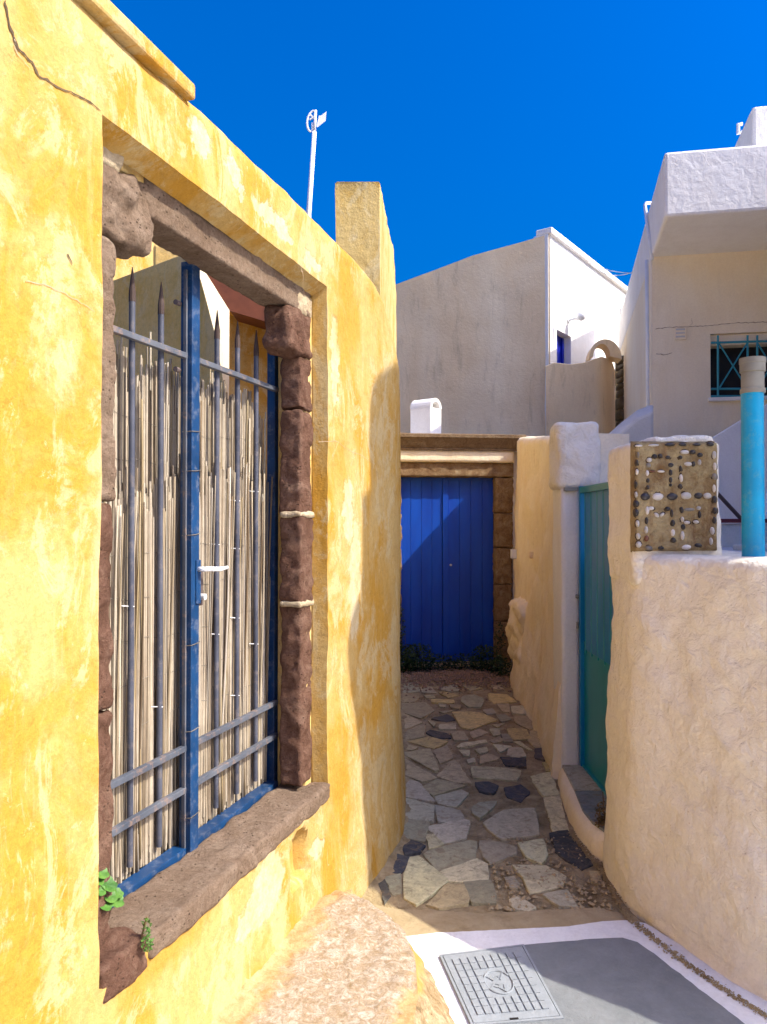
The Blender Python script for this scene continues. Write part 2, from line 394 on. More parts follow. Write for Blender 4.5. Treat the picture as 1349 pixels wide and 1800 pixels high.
# paving stones, traced one by one
A = lambda pts: [(690+x/4.497, 1180+y/4.497) for x, y in pts]
B = lambda pts: [(690+x/3.55, 1350+y/3.55) for x, y in pts]
T_ = (.56, .46, .245); L_ = (.70, .62, .34); Y_ = (.70, .55, .22); G_ = (.46, .42, .26); D_ = (.13, .12, .10); LL = (.76, .69, .40); GL = (.56, .51, .33); K_ = (.075, .08, .085)
stones = [
 (A([(45,185),(195,180),(205,215),(175,245),(65,250)]),T_),(A([(75,262),(265,252),(325,315),(225,375),(90,330)]),T_),(A([(90,345),(235,405),(105,460)]),T_),
 (A([(105,480),(225,425),(258,440),(245,520),(105,545)]),T_),(A([(125,560),(295,525),(430,560),(325,615)]),Y_),(A([(85,575),(200,605),(150,630),(85,625)]),T_),
 (A([(100,650),(300,622),(365,790),(330,795),(110,670)]),T_),(A([(330,635),(430,590),(478,690),(375,735)]),T_),(A([(85,690),(345,845),(230,872),(95,820)]),T_),
 (A([(360,835),(485,708),(525,745),(620,890),(500,885)]),T_),(A([(225,130),(310,130),(345,175),(235,168)]),G_),(A([(370,170),(450,172),(525,195),(440,215)]),Y_),
 (A([(315,225),(480,230),(482,255),(315,248)]),Y_),(A([(365,262),(428,268),(420,290),(375,285)]),L_),(A([(370,325),(500,312),(410,340)]),T_),
 (A([(315,380),(430,345),(495,385),(430,405)]),D_),(A([(280,395),(345,412),(325,440)]),L_),(A([(375,428),(500,422),(500,465),(375,462)]),LL),
 (A([(270,490),(300,470),(430,495),(460,530),(350,535)]),D_),(A([(465,485),(560,480),(595,545),(490,548)]),T_),
 (A([(480,330),(640,328),(690,335),(825,385),(625,460),(545,445)]),Y_),(A([(612,485),(690,462),(755,490),(640,535)]),T_),(A([(770,462),(850,458),(848,508),(800,515)]),L_),
 (A([(790,430),(890,415),(830,450)]),L_),(A([(515,600),(545,575),(735,548),(745,570),(530,607)]),L_),(A([(770,560),(845,520),(870,560),(800,575)]),T_),
 (A([(525,628),(612,630),(605,675),(565,672)]),L_),(A([(652,622),(745,605),(758,640),(690,658)]),L_),(A([(798,585),(940,600),(850,645)]),LL),
 (A([(585,708),(650,690),(660,725),(600,735)]),LL),(A([(692,685),(755,660),(842,695),(695,742)]),T_),
 (A([(632,760),(830,770),(1010,792),(975,868),(890,862),(710,848),(650,845)]),L_),(A([(860,685),(1050,695),(1055,760),(900,748)]),K_),
 (A([(930,610),(1020,615),(1055,680),(1000,690),(905,670)]),GL),(A([(960,565),(1010,560),(1110,632),(1075,628)]),L_),
 (A([(1130,620),(1260,612),(1282,690),(1270,712),(1135,690)]),D_),(A([(1185,730),(1270,720),(1275,790),(1215,795)]),Y_),(A([(905,455),(1060,468),(1090,540),(950,545)]),Y_),
 (A([(970,355),(1150,360),(1180,435),(1080,465),(980,410)]),T_),(A([(940,285),(1060,278),(1115,335),(1100,350),(960,335)]),LL),
 (A([(765,180),(900,190),(980,245),(800,260),(760,210)]),Y_),(A([(830,265),(920,262),(925,325),(870,320)]),T_),(A([(1090,480),(1190,450),(1255,600),(1130,610),(1080,560)]),T_),
 (A([(715,310),(790,298),(820,340),(750,345)]),G_),(A([(355,140),(500,110),(540,160),(440,162)]),G_),(A([(40,150),(120,95),(200,110),(215,165),(60,178)]),G_),
 (A([(250,195),(330,190),(340,212),(270,215)]),T_),(A([(450,268),(540,275),(530,300),(465,295)]),T_),(A([(560,120),(640,112),(700,140),(620,155)]),T_),(A([(780,110),(870,115),(880,150),(800,145)]),T_),
 (A([(560,200),(650,190),(720,225),(700,290),(600,285),(545,240)]),G_),(A([(820,350),(900,350),(940,385),(860,400)]),G_),(A([(860,500),(920,500),(950,560),(880,560)]),G_),
 (B([(190,125),(280,75),(450,115),(255,175)]),T_),(B([(75,75),(165,95),(265,215),(75,185)]),GL),(B([(270,185),(430,145),(470,165),(400,245),(290,225)]),GL),
 (B([(75,195),(255,240),(252,335),(75,310)]),GL),(B([(270,240),(420,270),(445,320),(290,345)]),GL),(B([(75,325),(225,345),(205,465),(70,440)]),G_),
 (B([(225,375),(455,330),(480,340),(455,440),(320,475)]),GL),(B([(215,420),(260,418),(320,480),(230,510)]),L_),(B([(65,460),(120,455),(205,490),(170,530),(80,545)]),K_),
 (B([(30,545),(120,570),(60,660),(0,665)]),K_),(B([(70,700),(110,570),(165,562),(340,710),(150,860),(75,820)]),L_),(B([(205,540),(290,505),(480,462),(520,470),(515,575),(290,645)]),G_),
 (B([(305,655),(525,578),(590,610),(592,705),(450,718),(360,710)]),LL),(B([(450,722),(610,712),(648,800),(645,850),(500,845)]),G_),(B([(345,735),(445,740),(480,820),(470,850),(300,880),(220,860)]),T_),
 (B([(550,465),(620,465),(768,505),(770,540),(615,605),(570,560)]),G_),(B([(500,245),(540,222),(650,212),(640,240),(545,315),(505,290)]),G_),
 (B([(575,350),(700,270),(890,258),(910,420),(680,445),(600,385)]),GL),(B([(520,95),(600,90),(660,115),(630,160),(545,150)]),K_),(B([(700,130),(800,110),(855,150),(800,215),(720,185)]),K_),
 (B([(865,60),(985,30),(1040,170),(940,182)]),L_),(B([(945,195),(1045,180),(1100,395),(1005,405)]),L_),(B([(985,420),(1095,400),(1245,610),(1180,640),(1040,550)]),K_),
 (B([(790,480),(940,455),(970,545),(930,600),(835,560)]),LL),(B([(755,615),(960,618),(1075,680),(1050,740),(860,785),(820,690)]),LL),(B([(700,690),(760,680),(795,730),(780,760),(730,750)]),G_),
 (B([(-45,690),(50,670),(55,790),(0,800)]),G_),(B([(-95,720),(-55,690),(-10,810),(-50,850)]),D_),(B([(940,800),(1090,770),(1155,875),(1040,870)]),GL),(B([(730,830),(780,815),(895,880),(850,905),(760,890)]),GL),(B([(1230,650),(1290,650),(1310,710),(1240,710)]),T_),
]
lab = {K_: 'dark slate paving stone', LL: 'pale cream paving stone'}
for si, (pts, col) in enumerate(stones):
    g = [G(*p) for p in pts]
    c = sum(g, Vector())/len(g)
    g = [c+(v-c)*(1+min(.12, .014/max(.03, (v-c).length))) for v in g]
    # break the long edges
    out = []
    for i, v in enumerate(g):
        w = g[(i+1) % len(g)]; L = (w-v).length; n = max(1, int(L/.045)); t = (w-v)/max(L, 1e-6); nn = Vector((t.y, -t.x, 0))
        for q in range(n):
            p = v+(w-v)*q/n
            if q: p += nn*(.010*fbm((p.x, p.y, si), 20, 4))
            else: p = p+(c-p).normalized()*.005
            out.append(p)
    h = .005+.004*rnd.random(); tilt = Vector((rnd.uniform(-.012, .012), rnd.uniform(-.012, .012)))
    top = [v+Vector((0, 0, h+(v-c).x*tilt.x+(v-c).y*tilt.y)) for v in out]
    ins = [c+(v-c)*(1-.006/max(.02, (v-c).length))+Vector((0, 0, .0025)) for v in top]
    n = len(out); base = [v-Vector((0, 0, .03)) for v in out]
    V = base+top+ins
    Fc = [(i, (i+1)%n, n+(i+1)%n, n+i) for i in range(n)]+[(n+i, n+(i+1)%n, 2*n+(i+1)%n, 2*n+i) for i in range(n)]+[tuple(range(2*n, 3*n))]
    f = rnd.uniform(.82, 1.12)
    o = mk('paving_stone', V, Fc, M['paver'], path, color=tuple(x*f*rnd.uniform(.97, 1.03) for x in col))
    if col in lab: o['label'] = lab[col]

# loose crumbs in the joints
def crumbs(name, pts, m, smin, smax, seed, parent=None, color=None):
    r = random.Random(seed); b = MB()
    for p in pts:
        s = r.uniform(smin, smax); V = []
        for d in ((1,0,0),(-1,0,0),(0,1,0),(0,-1,0),(0,0,.8),(0,0,-.5)):
            V.append(Vector(p)+Vector(d)*s*r.uniform(.6, 1.2))
        b.add(V, [(0,2,4),(2,1,4),(1,3,4),(3,0,4),(2,0,5),(1,2,5),(3,1,5),(0,3,5)])
    o = b.build(name, m, parent, color=color); o['kind'] = 'stuff'; return o
r0 = random.Random(3)
pts = []
for _ in range(2600):
    x = r0.uniform(.05, 1.2); y = r0.uniform(3.4, 7.9)
    if fbm((x*2, y*1.2, 5), 1.6, 3) > .02 or r0.random() < .12: pts.append(gp(x, y, .003))
fin(crumbs('joint_grit', pts, M['mortar'], .003, .009, 5, path))
pts = []
for _ in range(1900):
    y = r0.gauss(7.85, .26); x = r0.uniform(.15, 1.25); pts.append(gp(x, min(y, 8.2), .012))
pts2 = []
for _ in range(500):
    q = G(r0.uniform(860, 1075), r0.uniform(1470, 1600), .006)
    if fbm((q.x*3, q.y*3, 1), 2, 2) > -.1 and q.x < 1.08: pts2.append(q)
crumbs('rubble', pts2, M['plain'], .006, .015, 16, path, (.42, .33, .19))
o = crumbs('litter', pts, M['plain'], .006, .022, 6, None, (.30, .20, .13))
fin(o, 'dry leaves and rubble littering the ground before the blue door', 'litter', kind='stuff')

# concrete strip, white painted border, grey painted street
def sheet(name, pts, m, dz, dens=.05, kind='structure', wob=.004):
    g = [G(px, py, dz) for px, py in pts]; out = []
    for i, v in enumerate(g):
        w = g[(i+1) % len(g)]; L = (w-v).length; n = max(1, min(60, int(L/.03)))
        for q in range(n):
            p = v+(w-v)*q/n; p = p+Vector((wob*fbm((p.x, p.y, 1), 22, 3), wob*fbm((p.x, p.y, 9), 22, 3), 0)); out.append(p)
    top = out; bot = [v-Vector((0, 0, .06)) for v in out]
    return fin(MB().prism(bot, top).build(name, m), kind=kind)
sheet('path_edge', [(655, 1590), (700, 1598), (760, 1600), (850, 1606), (950, 1600), (1050, 1596), (1120, 1612), (1180, 1680), (1100, 1690), (640, 1690)], M['concrete'], .008)
lane = MB().add([gp(x, y, .010) for x, y in ((-2.2, -4.1), (14, -4.1), (14, 1.6), (3.0, 2.6), (-.2, 2.75), (-1.4, 0))], [(0, 1, 2, 3, 4, 5)])
fin(lane.build('lane', M['whitepaint']), kind='structure')  # white ground out of view, added to bounce light into the shade
near = [(1349+600, 1800+1100), (900, 6500), (-4500, 6500), (200, 1800)]
white_top = [(560, 1690), (640, 1650), (725, 1645), (770, 1639), (800, 1638), (900, 1633), (1000, 1628), (1060, 1619), (1100, 1617), (1135, 1622), (1260, 1700), (1420, 1800), (1700, 1950)]
sheet('street_border', white_top+[(2200, 2900), (900, 6500), (-4500, 6500), (100, 1950)], M['whitepaint'], .014)
grey_top = [(775, 1681), (840, 1672), (905, 1662), (1000, 1654), (1060, 1649), (1095, 1648), (1120, 1656), (1160, 1684), (1230, 1738), (1310, 1800), (1450, 1915)]
sheet('street', grey_top+[(1900, 2900), (1500, 4200), (300, 4200), (700, 2100), (830, 1800)], M['greypaint'], .019, wob=.006)

# ------------------------------------------------------------------ manhole cover
cq = [G(779, 1682, .021), G(918, 1665, .021), G(984, 1787, .021), G(833, 1800, .021)]
def cov(s, t, h=0): 
    p = cq[0].lerp(cq[1], s).lerp(cq[3].lerp(cq[2], s), t); return p+Vector((0, 0, h))
cover = thing('manhole_cover', cov(.5, .5), 'grey painted square access cover with chequered top set in the street', 'manhole cover')
def cbox(b, s0, s1, t0, t1, h0, h1):
    b.prism([cov(s0,t0,h0),cov(s1,t0,h0),cov(s1,t1,h0),cov(s0,t1,h0)], [cov(s0,t0,h1),cov(s1,t0,h1),cov(s1,t1,h1),cov(s0,t1,h1)])
b = MB(); cbox(b, -.035, 1.035, -.03, -.008, -.03, .004); cbox(b, -.035, 1.035, 1.008, 1.03, -.03, .004); cbox(b, -.035, -.008, -.0075, 1.0075, -.03, .004); cbox(b, 1.008, 1.035, -.0075, 1.0075, -.03, .004)
b.build('cover_frame', M['coverpaint'], cover)
b = MB(); cbox(b, 0, 1, 0, 1, -.02, .005); b.build('plate', M['coverpaint'], cover, bevel=.0015)
b = MB(); cbox(b, .42, .52, .985, 1.0, .003, .0062); cbox(b, .0, 1, 1.0005, 1.0075, -.01, .0005); b.build('lifting_slot', M['dark'], cover)
NC, NR = 9, 8; proto = None
for i in range(NC):
    for j in range(NR):
        s = .07+(i+.5)*.86/NC; t = .08+(j+.5)*.84/NR
        if math.hypot((s-.5)/.19, (t-.5)/.2) < 1: continue
        b = MB(); cbox(b, s-.035, s+.035, t-.048, t+.048, .004, .0095); b.build('raised_square', M['coverpaint'], cover)
b = MB(); ring = [cov(.5+.165*math.cos(a), .5+.17*math.sin(a), .0065) for a in [2*math.pi*k/28 for k in range(27)]]
b.tube(ring, .004, 6); b.build('ring', M['coverpaint'], cover, smooth=True)
def text(name, body, size, m, parent, mat, ext=.002):
    cu = bpy.data.curves.new(name, 'FONT'); cu.body = body; cu.size = size; cu.extrude = ext; cu.align_x = 'CENTER'; cu.align_y = 'CENTER'
    tmp = bpy.data.objects.new(name, cu); COL.objects.link(tmp)
    dg = bpy.context.evaluated_depsgraph_get(); me = bpy.data.meshes.new_from_object(tmp.evaluated_get(dg)); bpy.data.objects.remove(tmp)
    V = [mat @ v.co for v in me.vertices]; Fc = [tuple(p.vertices) for p in me.polygons]
    return mk(name, V, Fc, m, parent)
ax = (cov(1, .5)-cov(0, .5)).normalized(); zz = Vector((0, 0, 1)); ay = zz.cross(ax)
for ch, s, t, rot in (('E.', .455, .415, 35), ('F', .42, .565, -35), ('V.', .54, .60, 12), ('/', .56, .43, -10)):
    mm = Matrix((( ax.x, ay.x, zz.x, 0), (ax.y, ay.y, zz.y, 0), (ax.z, ay.z, zz.z, 0), (0, 0, 0, 1)))
    text('letter', ch, .062, M['coverpaint'], cover, Matrix.Translation(cov(s, t, .0065)) @ mm @ Matrix.Rotation(R(rot), 4, 'Z'))

# ------------------------------------------------------------------ yellow wall
HW, ZT, ZB = 1.42, 2.679, .585
NU, NZ = wuz(527, 1500)
ywall = thing('yellow_wall', WL(.7, -.15, 0), 'worn yellow plaster wall with barred opening framed in lava stone', 'wall')
# path of the face: straight, then round the corner into the alley
face = [(WL(u, 0, 0).x, WL(u, 0, 0).y) for u in frange(-4.5, -.5, .25)][:-1]
us = [u for u in frange(-.5, 0, .02)]+[u for u in frange(0, HW, .02)][1:]+[u for u in frange(HW, 2.30, .02)][1:]
face += [(WL(u, 0, 0).x, WL(u, 0, 0).y) for u in us]
nflat = len(face)
c0 = Vector(face[-1]); ang0 = math.atan2(UD.y, UD.x)
p = c0.copy(); an = ang0
for k in range(14): an += (R(88.6)-ang0)/14; p = p+Vector((math.cos(an), math.sin(an)))*.022; face.append((p.x, p.y))
end0 = Vector(face[-1])
for t in frange(0, 1, 1/60)[1:]: q = end0.lerp(Vector((.135, 8.45)), t); face.append((q.x+.012*math.sin(t*9)*(1-t), q.y))
ulen = [0]
for a_, b_ in zip(face, face[1:]): ulen.append(ulen[-1]+math.dist(a_, b_))
u0 = -4.5
topz = [(-5, 2.90), (0, 2.90), (1.0, 2.925), (1.9, 2.90), (2.06, 2.88), (2.2, 2.82), (2.32, 2.72), (2.45, 2.60), (2.7, 2.52), (8, 2.5)]
zs0 = frange(-.15, ZB, .014)+frange(ZB, ZT, .025)[1:]
V = []; idx = {}; b = MB(); rows = []
for i, (x, y) in enumerate(face):
    a_ = Vector(face[max(0, i-1)]); c_ = Vector(face[min(len(face)-1, i+1)]); t = (c_-a_).normalized(); n2 = Vector((t.y, -t.x))
    u = u0+ulen[i]; tz = interp(topz, u)+.006*fbm((u, 0, 3), 3, 3)
    zz_ = zs0+frange(ZT, tz, .025)[1:] if False else zs0+[lerp(ZT, tz, q/9) for q in range(1, 10)]
    row = []
    for z in zz_:
        dd = .009*fbm((x, y, z), 1.5, 3)+.0035*fbm((x, y, z), 9, 3)
        # the wall swells a little towards its foot
        dd += .035*sstep(.55, -.1, z)
        nu, nz2 = (u-NU)/.075, (z-NZ)/.085
        rr2 = math.hypot(nu, nz2) if z > NZ else max(abs(nu), abs(nz2)*.8)
        dd -= .055*sstep(1.1, .8, rr2)
        inner = min(abs(u), abs(u-HW)) if ZB-.01 < z < ZT+.01 else 9
        if z > tz-.02: dd -= .012*(z-(tz-.02))/.02
        row.append(Vector((x+n2.x*dd, y+n2.y*dd, z)))
    # top and back
    th = .26
    row += [Vector((x-n2.x*.03, y-n2.y*.03, tz+.006)), Vector((x-n2.x*th, y-n2.y*th, tz-.01)), Vector((x-n2.x*(th+.01), y-n2.y*(th+.01), tz-.06))]
    rows.append(row)
nz_ = len(rows[0]); off = len(b.v); b.v = [v for r_ in rows for v in r_]
iu = [i for i in range(len(face)) if -1e-3 <= u0+ulen[i] <= HW+1e-3 and i < nflat]; ia, ib = iu[0], iu[-1]
jb = zs0.index(min(zs0, key=lambda z: abs(z-ZB))); jt = len(zs0)-1
for i in range(len(face)-1):
    for j in range(nz_-1):
        if ia <= i < ib and jb <= j < jt: continue
        b.f.append((i*nz_+j, (i+1)*nz_+j, (i+1)*nz_+j+1, i*nz_+j+1))
# reveals (slightly splayed)
def rim(loop, shift):
    n = len(loop); base = len(b.v)
    for k in loop: b.v.append(b.v[k]+shift(b.v[k]))
    for q in range(n-1): b.f.append((loop[q], loop[q+1], base+q+1, base+q))
back = Vector((-WN.x, -WN.y, 0)); ud3 = Vector((UD.x, UD.y, 0))
rim([ib*nz_+j for j in range(jb, jt+1)], lambda v: back*.065-ud3*.006)
rim([ia*nz_+j for j in range(jb, jt+1)], lambda v: back*.065+ud3*.006)
rim([i*nz_+jt for i in range(ia, ib+1)], lambda v: back*.065+Vector((0, 0, -.035)))
rim([i*nz_+jb for i in range(ia, ib+1)], lambda v: back*.12+Vector((0, 0, .005)))
b.build('plaster_face', M['yellow'], ywall, smooth=True, sharp=40)
# masonry core behind the face
b = MB()
b.box((-4.5, -.24, -.2), (-.0, -.055, 2.80), WL); b.box((HW, -.24, -.2), (2.25, -.055, 2.80), WL)
b.box((-.0005, -.24, -.2), (HW+.0005, -.055, .57), WL); b.box((-.0005, -.24, 2.655), (HW+.0005, -.05, 2.80), WL)
b.build('masonry_core', M['yellow3'], ywall)
# plaster slip round the stones
b = MB(); b.box((0, -.235, 2.63), (HW, -.078, 2.70), WL); b.box((1.36, -.20, .6), (HW+.01, -.070, 2.64), WL)
b.build('inner_plaster', M['yellow3'], ywall, bevel=.01)
# coping block on the wall top
b = MB(); b.box((-4.5, -.30, 2.902), (.372, .024, 2.948), WL)
o = b.build('coping', M['yellow'], ywall, bevel=.008)

# stones of the opening
V, Fc = rock((.27, -.185, 2.548), (1.40, -.066, 2.665), WL, .006, .012, .008, 1, 14, pit=.012); mk('lintel_stone', V, Fc, M['lavalight'], ywall, smooth=True)
V, Fc = rock((.0, -.17, 2.43), (.285, -.060, 2.635), WL, .022, .010, .022, 2, 13, pit=.016); mk('corbel_stone', V, Fc, M['lavalight'], ywall, smooth=True)
V, Fc = rock((1.165, -.17, 2.375), (1.405, -.055, 2.55), WL, .018, .010, .020, 3, 12, pit=.012); mk('corbel_stone', V, Fc, M['lava'], ywall, smooth=True)
V, Fc = rock((.0, -.12, 2.60), (.16, -.050, 2.675), WL, .02, .014, .02, 12, 14); mk('mortar_lump', V, Fc, M['lime'], ywall, smooth=True)
V, Fc = rock((1.27, -.12, 2.54), (1.415, -.062, 2.63), WL, .008, .014, .015, 13, 14); mk('mortar_lump', V, Fc, M['lime'], ywall, smooth=True)
zsr = [2.372, 2.157, 1.73, 1.37, .64]
for k in range(4):
    V, Fc = rock((1.284+rnd.uniform(-.006, .008), -.155, zsr[k+1]+.002), (1.402, -.058+rnd.uniform(-.006, .006), zsr[k]-.002), WL, .011, .011, .011, 20+k, 15, pit=.012)
    mk('jamb_stone', V, Fc, M['lava'], ywall, smooth=True)
for k in (1, 2):
    V, Fc = rock((1.27, -.15, zsr[k+1]-.012), (1.408, -.052, zsr[k+1]+.014), WL, .007, .012, .01, 40+k, 16); mk('mortar_joint', V, Fc, M['lime'], ywall, smooth=True)
zsl = [2.43, 1.75, 1.22, .62]
for k in range(3):
    V, Fc = rock((.0, -.185, zsl[k+1]+.005), (.135+rnd.uniform(-.01, .01), -.062, zsl[k]-.002), WL, .012, .011, .014, 30+k, 14, pit=.012)
    mk('jamb_stone', V, Fc, M['lavalight'] if k == 0 else M['lava'], ywall, smooth=True)
V, Fc = rock((.195, -.185, .555), (1.44, .014, .628), WL, .010, .013, .014, 50, 10, pit=.008); mk('sill_stone', V, Fc, M['lavalight'], ywall, smooth=True)
V, Fc = rock((.004, -.19, .545), (.188, .008, .640), WL, .018, .012, .018, 51, 11, pit=.012); mk('sill_stone', V, Fc, M['lava'], ywall, smooth=True)
# cracks
def crack(pts, w, m, parent, w_off=.008, seed=1, name='crack'):
    r = random.Random(seed); line = []
    for (x0, y0), (x1, y1) in zip(pts, pts[1:]):
        n = max(2, int(math.hypot(x1-x0, y1-y0)/7))
        for q in range(n): line.append((lerp(x0, x1, q/n)+r.uniform(-1.6, 1.6), lerp(y0, y1, q/n)+r.uniform(-1.6, 1.6)))
    line.append(pts[-1]); V = []; Fc = []
    for i, (x, y) in enumerate(line):
        u, z = wuz(x, y); ww = w*(.35+.65*r.random())*min(1, (len(line)-i)/6+.2)
        q = WL(u, 0, z); w_off = .009*fbm(q, 1.5, 3)+.0035*fbm(q, 9, 3)+.035*sstep(.55, -.1, z)+.0022; V += [WL(u-ww*.5, w_off, z-ww*.6), WL(u+ww*.5, w_off, z+ww*.6)]
    for i in range(len(line)-1): Fc.append((2*i, 2*i+2, 2*i+3, 2*i+1))
    return mk(name, V, Fc, m, parent)
crack([(5, 0), (15, 45), (30, 85), (55, 110), (66, 132), (100, 152), (130, 165), (155, 180), (178, 195)], .006, M['crack'], ywall, .010, 2)
crack([(22, 60), (28, 95), (52, 120)], .0022, M['crackl'], ywall, .010, 3)
crack([(45, 495), (75, 500), (105, 512), (165, 548)], .002, M['crackl'], ywall, .010, 4)
crack([(545, 405), (540, 440), (530, 465), (535, 520)], .0022, M['crackl'], ywall, .009, 5)
crack([(572, 500), (585, 480), (600, 470)], .002, M['crackl'], ywall, .009, 6)
crack([(560, 778), (590, 775), (612, 790), (660, 815)], .002, M['crackl'], ywall, .010, 7)
crack([(118, 445), (125, 460), (122, 470)], .004, M['crack'], ywall, .010, 8)
# niche under the sill at the far end (shallow arched recess)
ncu, ncz = wuz(527, 1510)
P = []
for t in frange(0, math.pi, math.pi/16):
    P.append([WL(ncu+.062*math.cos(t), .012, ncz-.05+.115*math.sin(t)), WL(ncu+.055*math.cos(t), -.02, ncz-.05+.10*math.sin(t)), WL(ncu+.05*math.cos(t), -.035, ncz-.05+.09*math.sin(t))])

# ------------------------------------------------------------------ tall yellow wall end
tw = [(-.288, 4.6), (-.022, 4.6), (.05, 6.3), (.105, 7.6), (.142, 8.5), (-.15, 8.5)]
ttop = [(4.6, 3.742), (5.85, 3.98), (6.5, 4.12), (7.5, 4.38), (8.5, 4.22)]
P = []
ring_ = []
for (x0, y0), (x1, y1) in zip(tw, tw[1:]+tw[:1]):
    n = max(1, int(math.dist((x0, y0), (x1, y1))/.05))
    for q in range(n): ring_.append((lerp(x0, x1, q/n), lerp(y0, y1, q/n)))
ring_.append(ring_[0])
for (x, y) in ring_:
    tz = interp(ttop, y); row = []
    for z in frange(0, 1, 1/70): zz3 = lerp(-.1, tz, z); d = .006*fbm((x, y, zz3), 4, 3); row.append(Vector((x+d, y-d, zz3)))
    row.append(Vector((lerp(x, -.13, .06), y, tz+.008))); row.append(Vector((-.13, max(4.7, min(8.4, y)), tz+.01)))
    P.append(row)
tall = MB().grid(P).build('tall_yellow_wall', M['yellow2'], smooth=True, sharp=50)
fin(tall, 'tall narrow yellow wall end with black grime streaks rising behind the yellow wall', 'wall')

# ------------------------------------------------------------------ gate
gate = thing('metal_gate', WL(.66, -.17, .63), 'double barred iron gate with spikes and blue middle post in the stone opening', 'gate')
gp_ = -.215
def gb(name, u0, u1, w0, w1, z0, z1, m, bev=.002): return MB().box((u0, w0, z0), (u1, w1, z1), WL).build(name, m, gate, bevel=bev)
gb('stile_edge_strip', .655, .6630, -.198, -.186, .62, 2.53, M['rail'], .001)
gb('cover_bar', .6645, .7125, -.2135, -.170, .612, 2.56, M['gateblue'])
gb('gate_stile', 1.345, 1.385, -.24, -.205, .62, 2.56, M['gateblue'])
gb('gate_stile', .035, .075, -.235, -.20, .62, 2.56, M['gateblue'])
gb('bottom_rail', .076, .664, -.235, -.185, .605, .640, M['gateblue'])
gb('bottom_rail', .7135, 1.344, -.235, -.185, .605, .640, M['gateblue'])
for z in (2.246, .961, .826):
    for a_, c_ in ((.076, .664), (.713, 1.344)):
        gb('rail', a_, c_, gp_+.0105, gp_+.030, z-.009, z+.010, M['rail'])
bars = [.262, .409, .556, .900, 1.0495, 1.2004]
bm0 = MB().tube([Vector((0, 0, 0)), Vector((0, 0, .5)), Vector((0, 0, 1.0)), Vector((0, 0, 1.675))], .0098, 10)
proto = None
for u in bars:
    w_ = gp_
    if proto is None:
        proto = mk('bar', bm0.v, bm0.f, M['gategrey'], None, smooth=True, sharp=50)
        o = proto
    else:
        o = proto.copy(); COL.objects.link(o)
    o.location = WL(u, w_, .683); adopt(o, gate)
    zt = 2.358
    MB().tube([WL(u, w_, zt), WL(u, w_, zt+.03), WL(u, w_, 2.462)], [.0108, .0105, .0015], 10).build('spike', M['spike'], gate)
# lever handle, lock
MB().tube([WL(.70, -.169, 1.545), WL(.70, -.14, 1.545), WL(.715, -.138, 1.545), WL(.79, -.136, 1.54), WL(.84, -.138, 1.543)], [.008, .008, .008, .008, .006], 10).build('lever_handle', M['metalwhite'], gate, smooth=True)
gb('handle_plate', .688, .716, -.1695, -.165, 1.43, 1.575, M['gateblue'])
gb('lock_box', .7135, .755, -.21, -.18, 1.42, 1.54, M['brownmetal'])
MB().tube([WL(.735, -.18, 1.45), WL(.735, -.16, 1.45)], .011, 10).build('lock_cylinder', M['steel'], gate)
for u_, z_ in ((.648, 2.42), (.648, 2.20), (1.345, 2.42)):
    MB().tube([WL(u_-.012, -.215, z_), WL(u_+.012, -.215, z_)], .009, 8).build('hinge', M['brownmetal'], gate)

# reed screens
def screen(name, label, ulo, uhi, w0, ztab, count, nparts, seed, cols):
    scr = thing(name, WL((ulo+uhi)/2, w0, .65), label, 'reed screen')
    r = random.Random(seed); meshes = []
    for k in range(5):
        rr = random.Random(seed*10+k); n = 6; zs = frange(0, 1, .125); pts = []; rad = []
        ph = rr.uniform(0, 6)
        for z in zs: pts.append(Vector((.004*math.sin(z*4+ph), .003*math.cos(z*5+ph), z))); rad.append(.0036*(1-.3*z)*(1.08 if int(z*8) % 3 == 0 else 1))
        q = MB().tube(pts, rad, 6); me = bpy.data.meshes.new('reed'); me.from_pydata([tuple(v) for v in q.v], [], q.f); me.update()
        me.polygons.foreach_set('use_smooth', [True]*len(me.polygons)); me.materials.append(M['reed']); meshes.append(me)
    stuff = MB()
    for i in range(count):
        u = lerp(ulo, uhi, (i+.5)/count)+r.uniform(-.003, .003)
        top = interp(ztab, u)+.05*fbm((u, seed, 0), 9, 2)+r.gauss(0, .042)
        if r.random() < .06: top -= r.uniform(.05, .3)
        bot = .618+abs(r.gauss(0, .03))+(.12 if r.random() < .06 else 0)
        w = w0+r.uniform(-.006, .006); lean = r.gauss(0, .017); f = r.uniform(.62, 1.2)
        col = r.choice(cols); s = r.uniform(.75, 1.4)
        if (i*nparts)//count != ((i-1)*nparts)//count:
            o = bpy.data.objects.new('reed', meshes[i % 5]); COL.objects.link(o)
            o.location = WL(u, w, bot); o.scale = (s, s, top-bot)
            o.rotation_euler = (r.gauss(0, .008), lean, r.uniform(0, 6)); o.color = (*[c*f for c in col], 1); adopt(o, scr)
        else:
            stuff.tube([WL(u, w, bot), WL(u+lean*.6, w, (top+bot)/2), WL(u+lean, w, top)], [.0046*s, .0041*s, .0034*s], 6)
    if stuff.v: o = stuff.build('reed_bundle', M['reedmass'], scr); o['kind'] = 'stuff'
    # binding wires
    zw = .80
    while zw < interp(ztab, .6)-.08:
        pts = [WL(u, w0+.008+.002*math.sin(u*90), zw+.012*math.sin(u*7+zw*9)+.004*math.sin(u*40)) for u in frange(ulo, uhi, .01)]
        MB().tube(pts, .0009, 4).build('binding_wire', M['wire'], scr); zw += .135
    return scr
rc = [(.34, .28, .19), (.27, .21, .13), (.44, .38, .28), (.16, .11, .06), (.38, .33, .26), (.33, .25, .13), (.22, .18, .13)]
screen('reed_screen', 'taller rear reed screen tied behind the barred gate', .10, 1.335, -.262, [(.1, 2.16), (.6, 2.17), (.75, 2.17), (1.33, 2.13)], 520, 110, 4, rc)
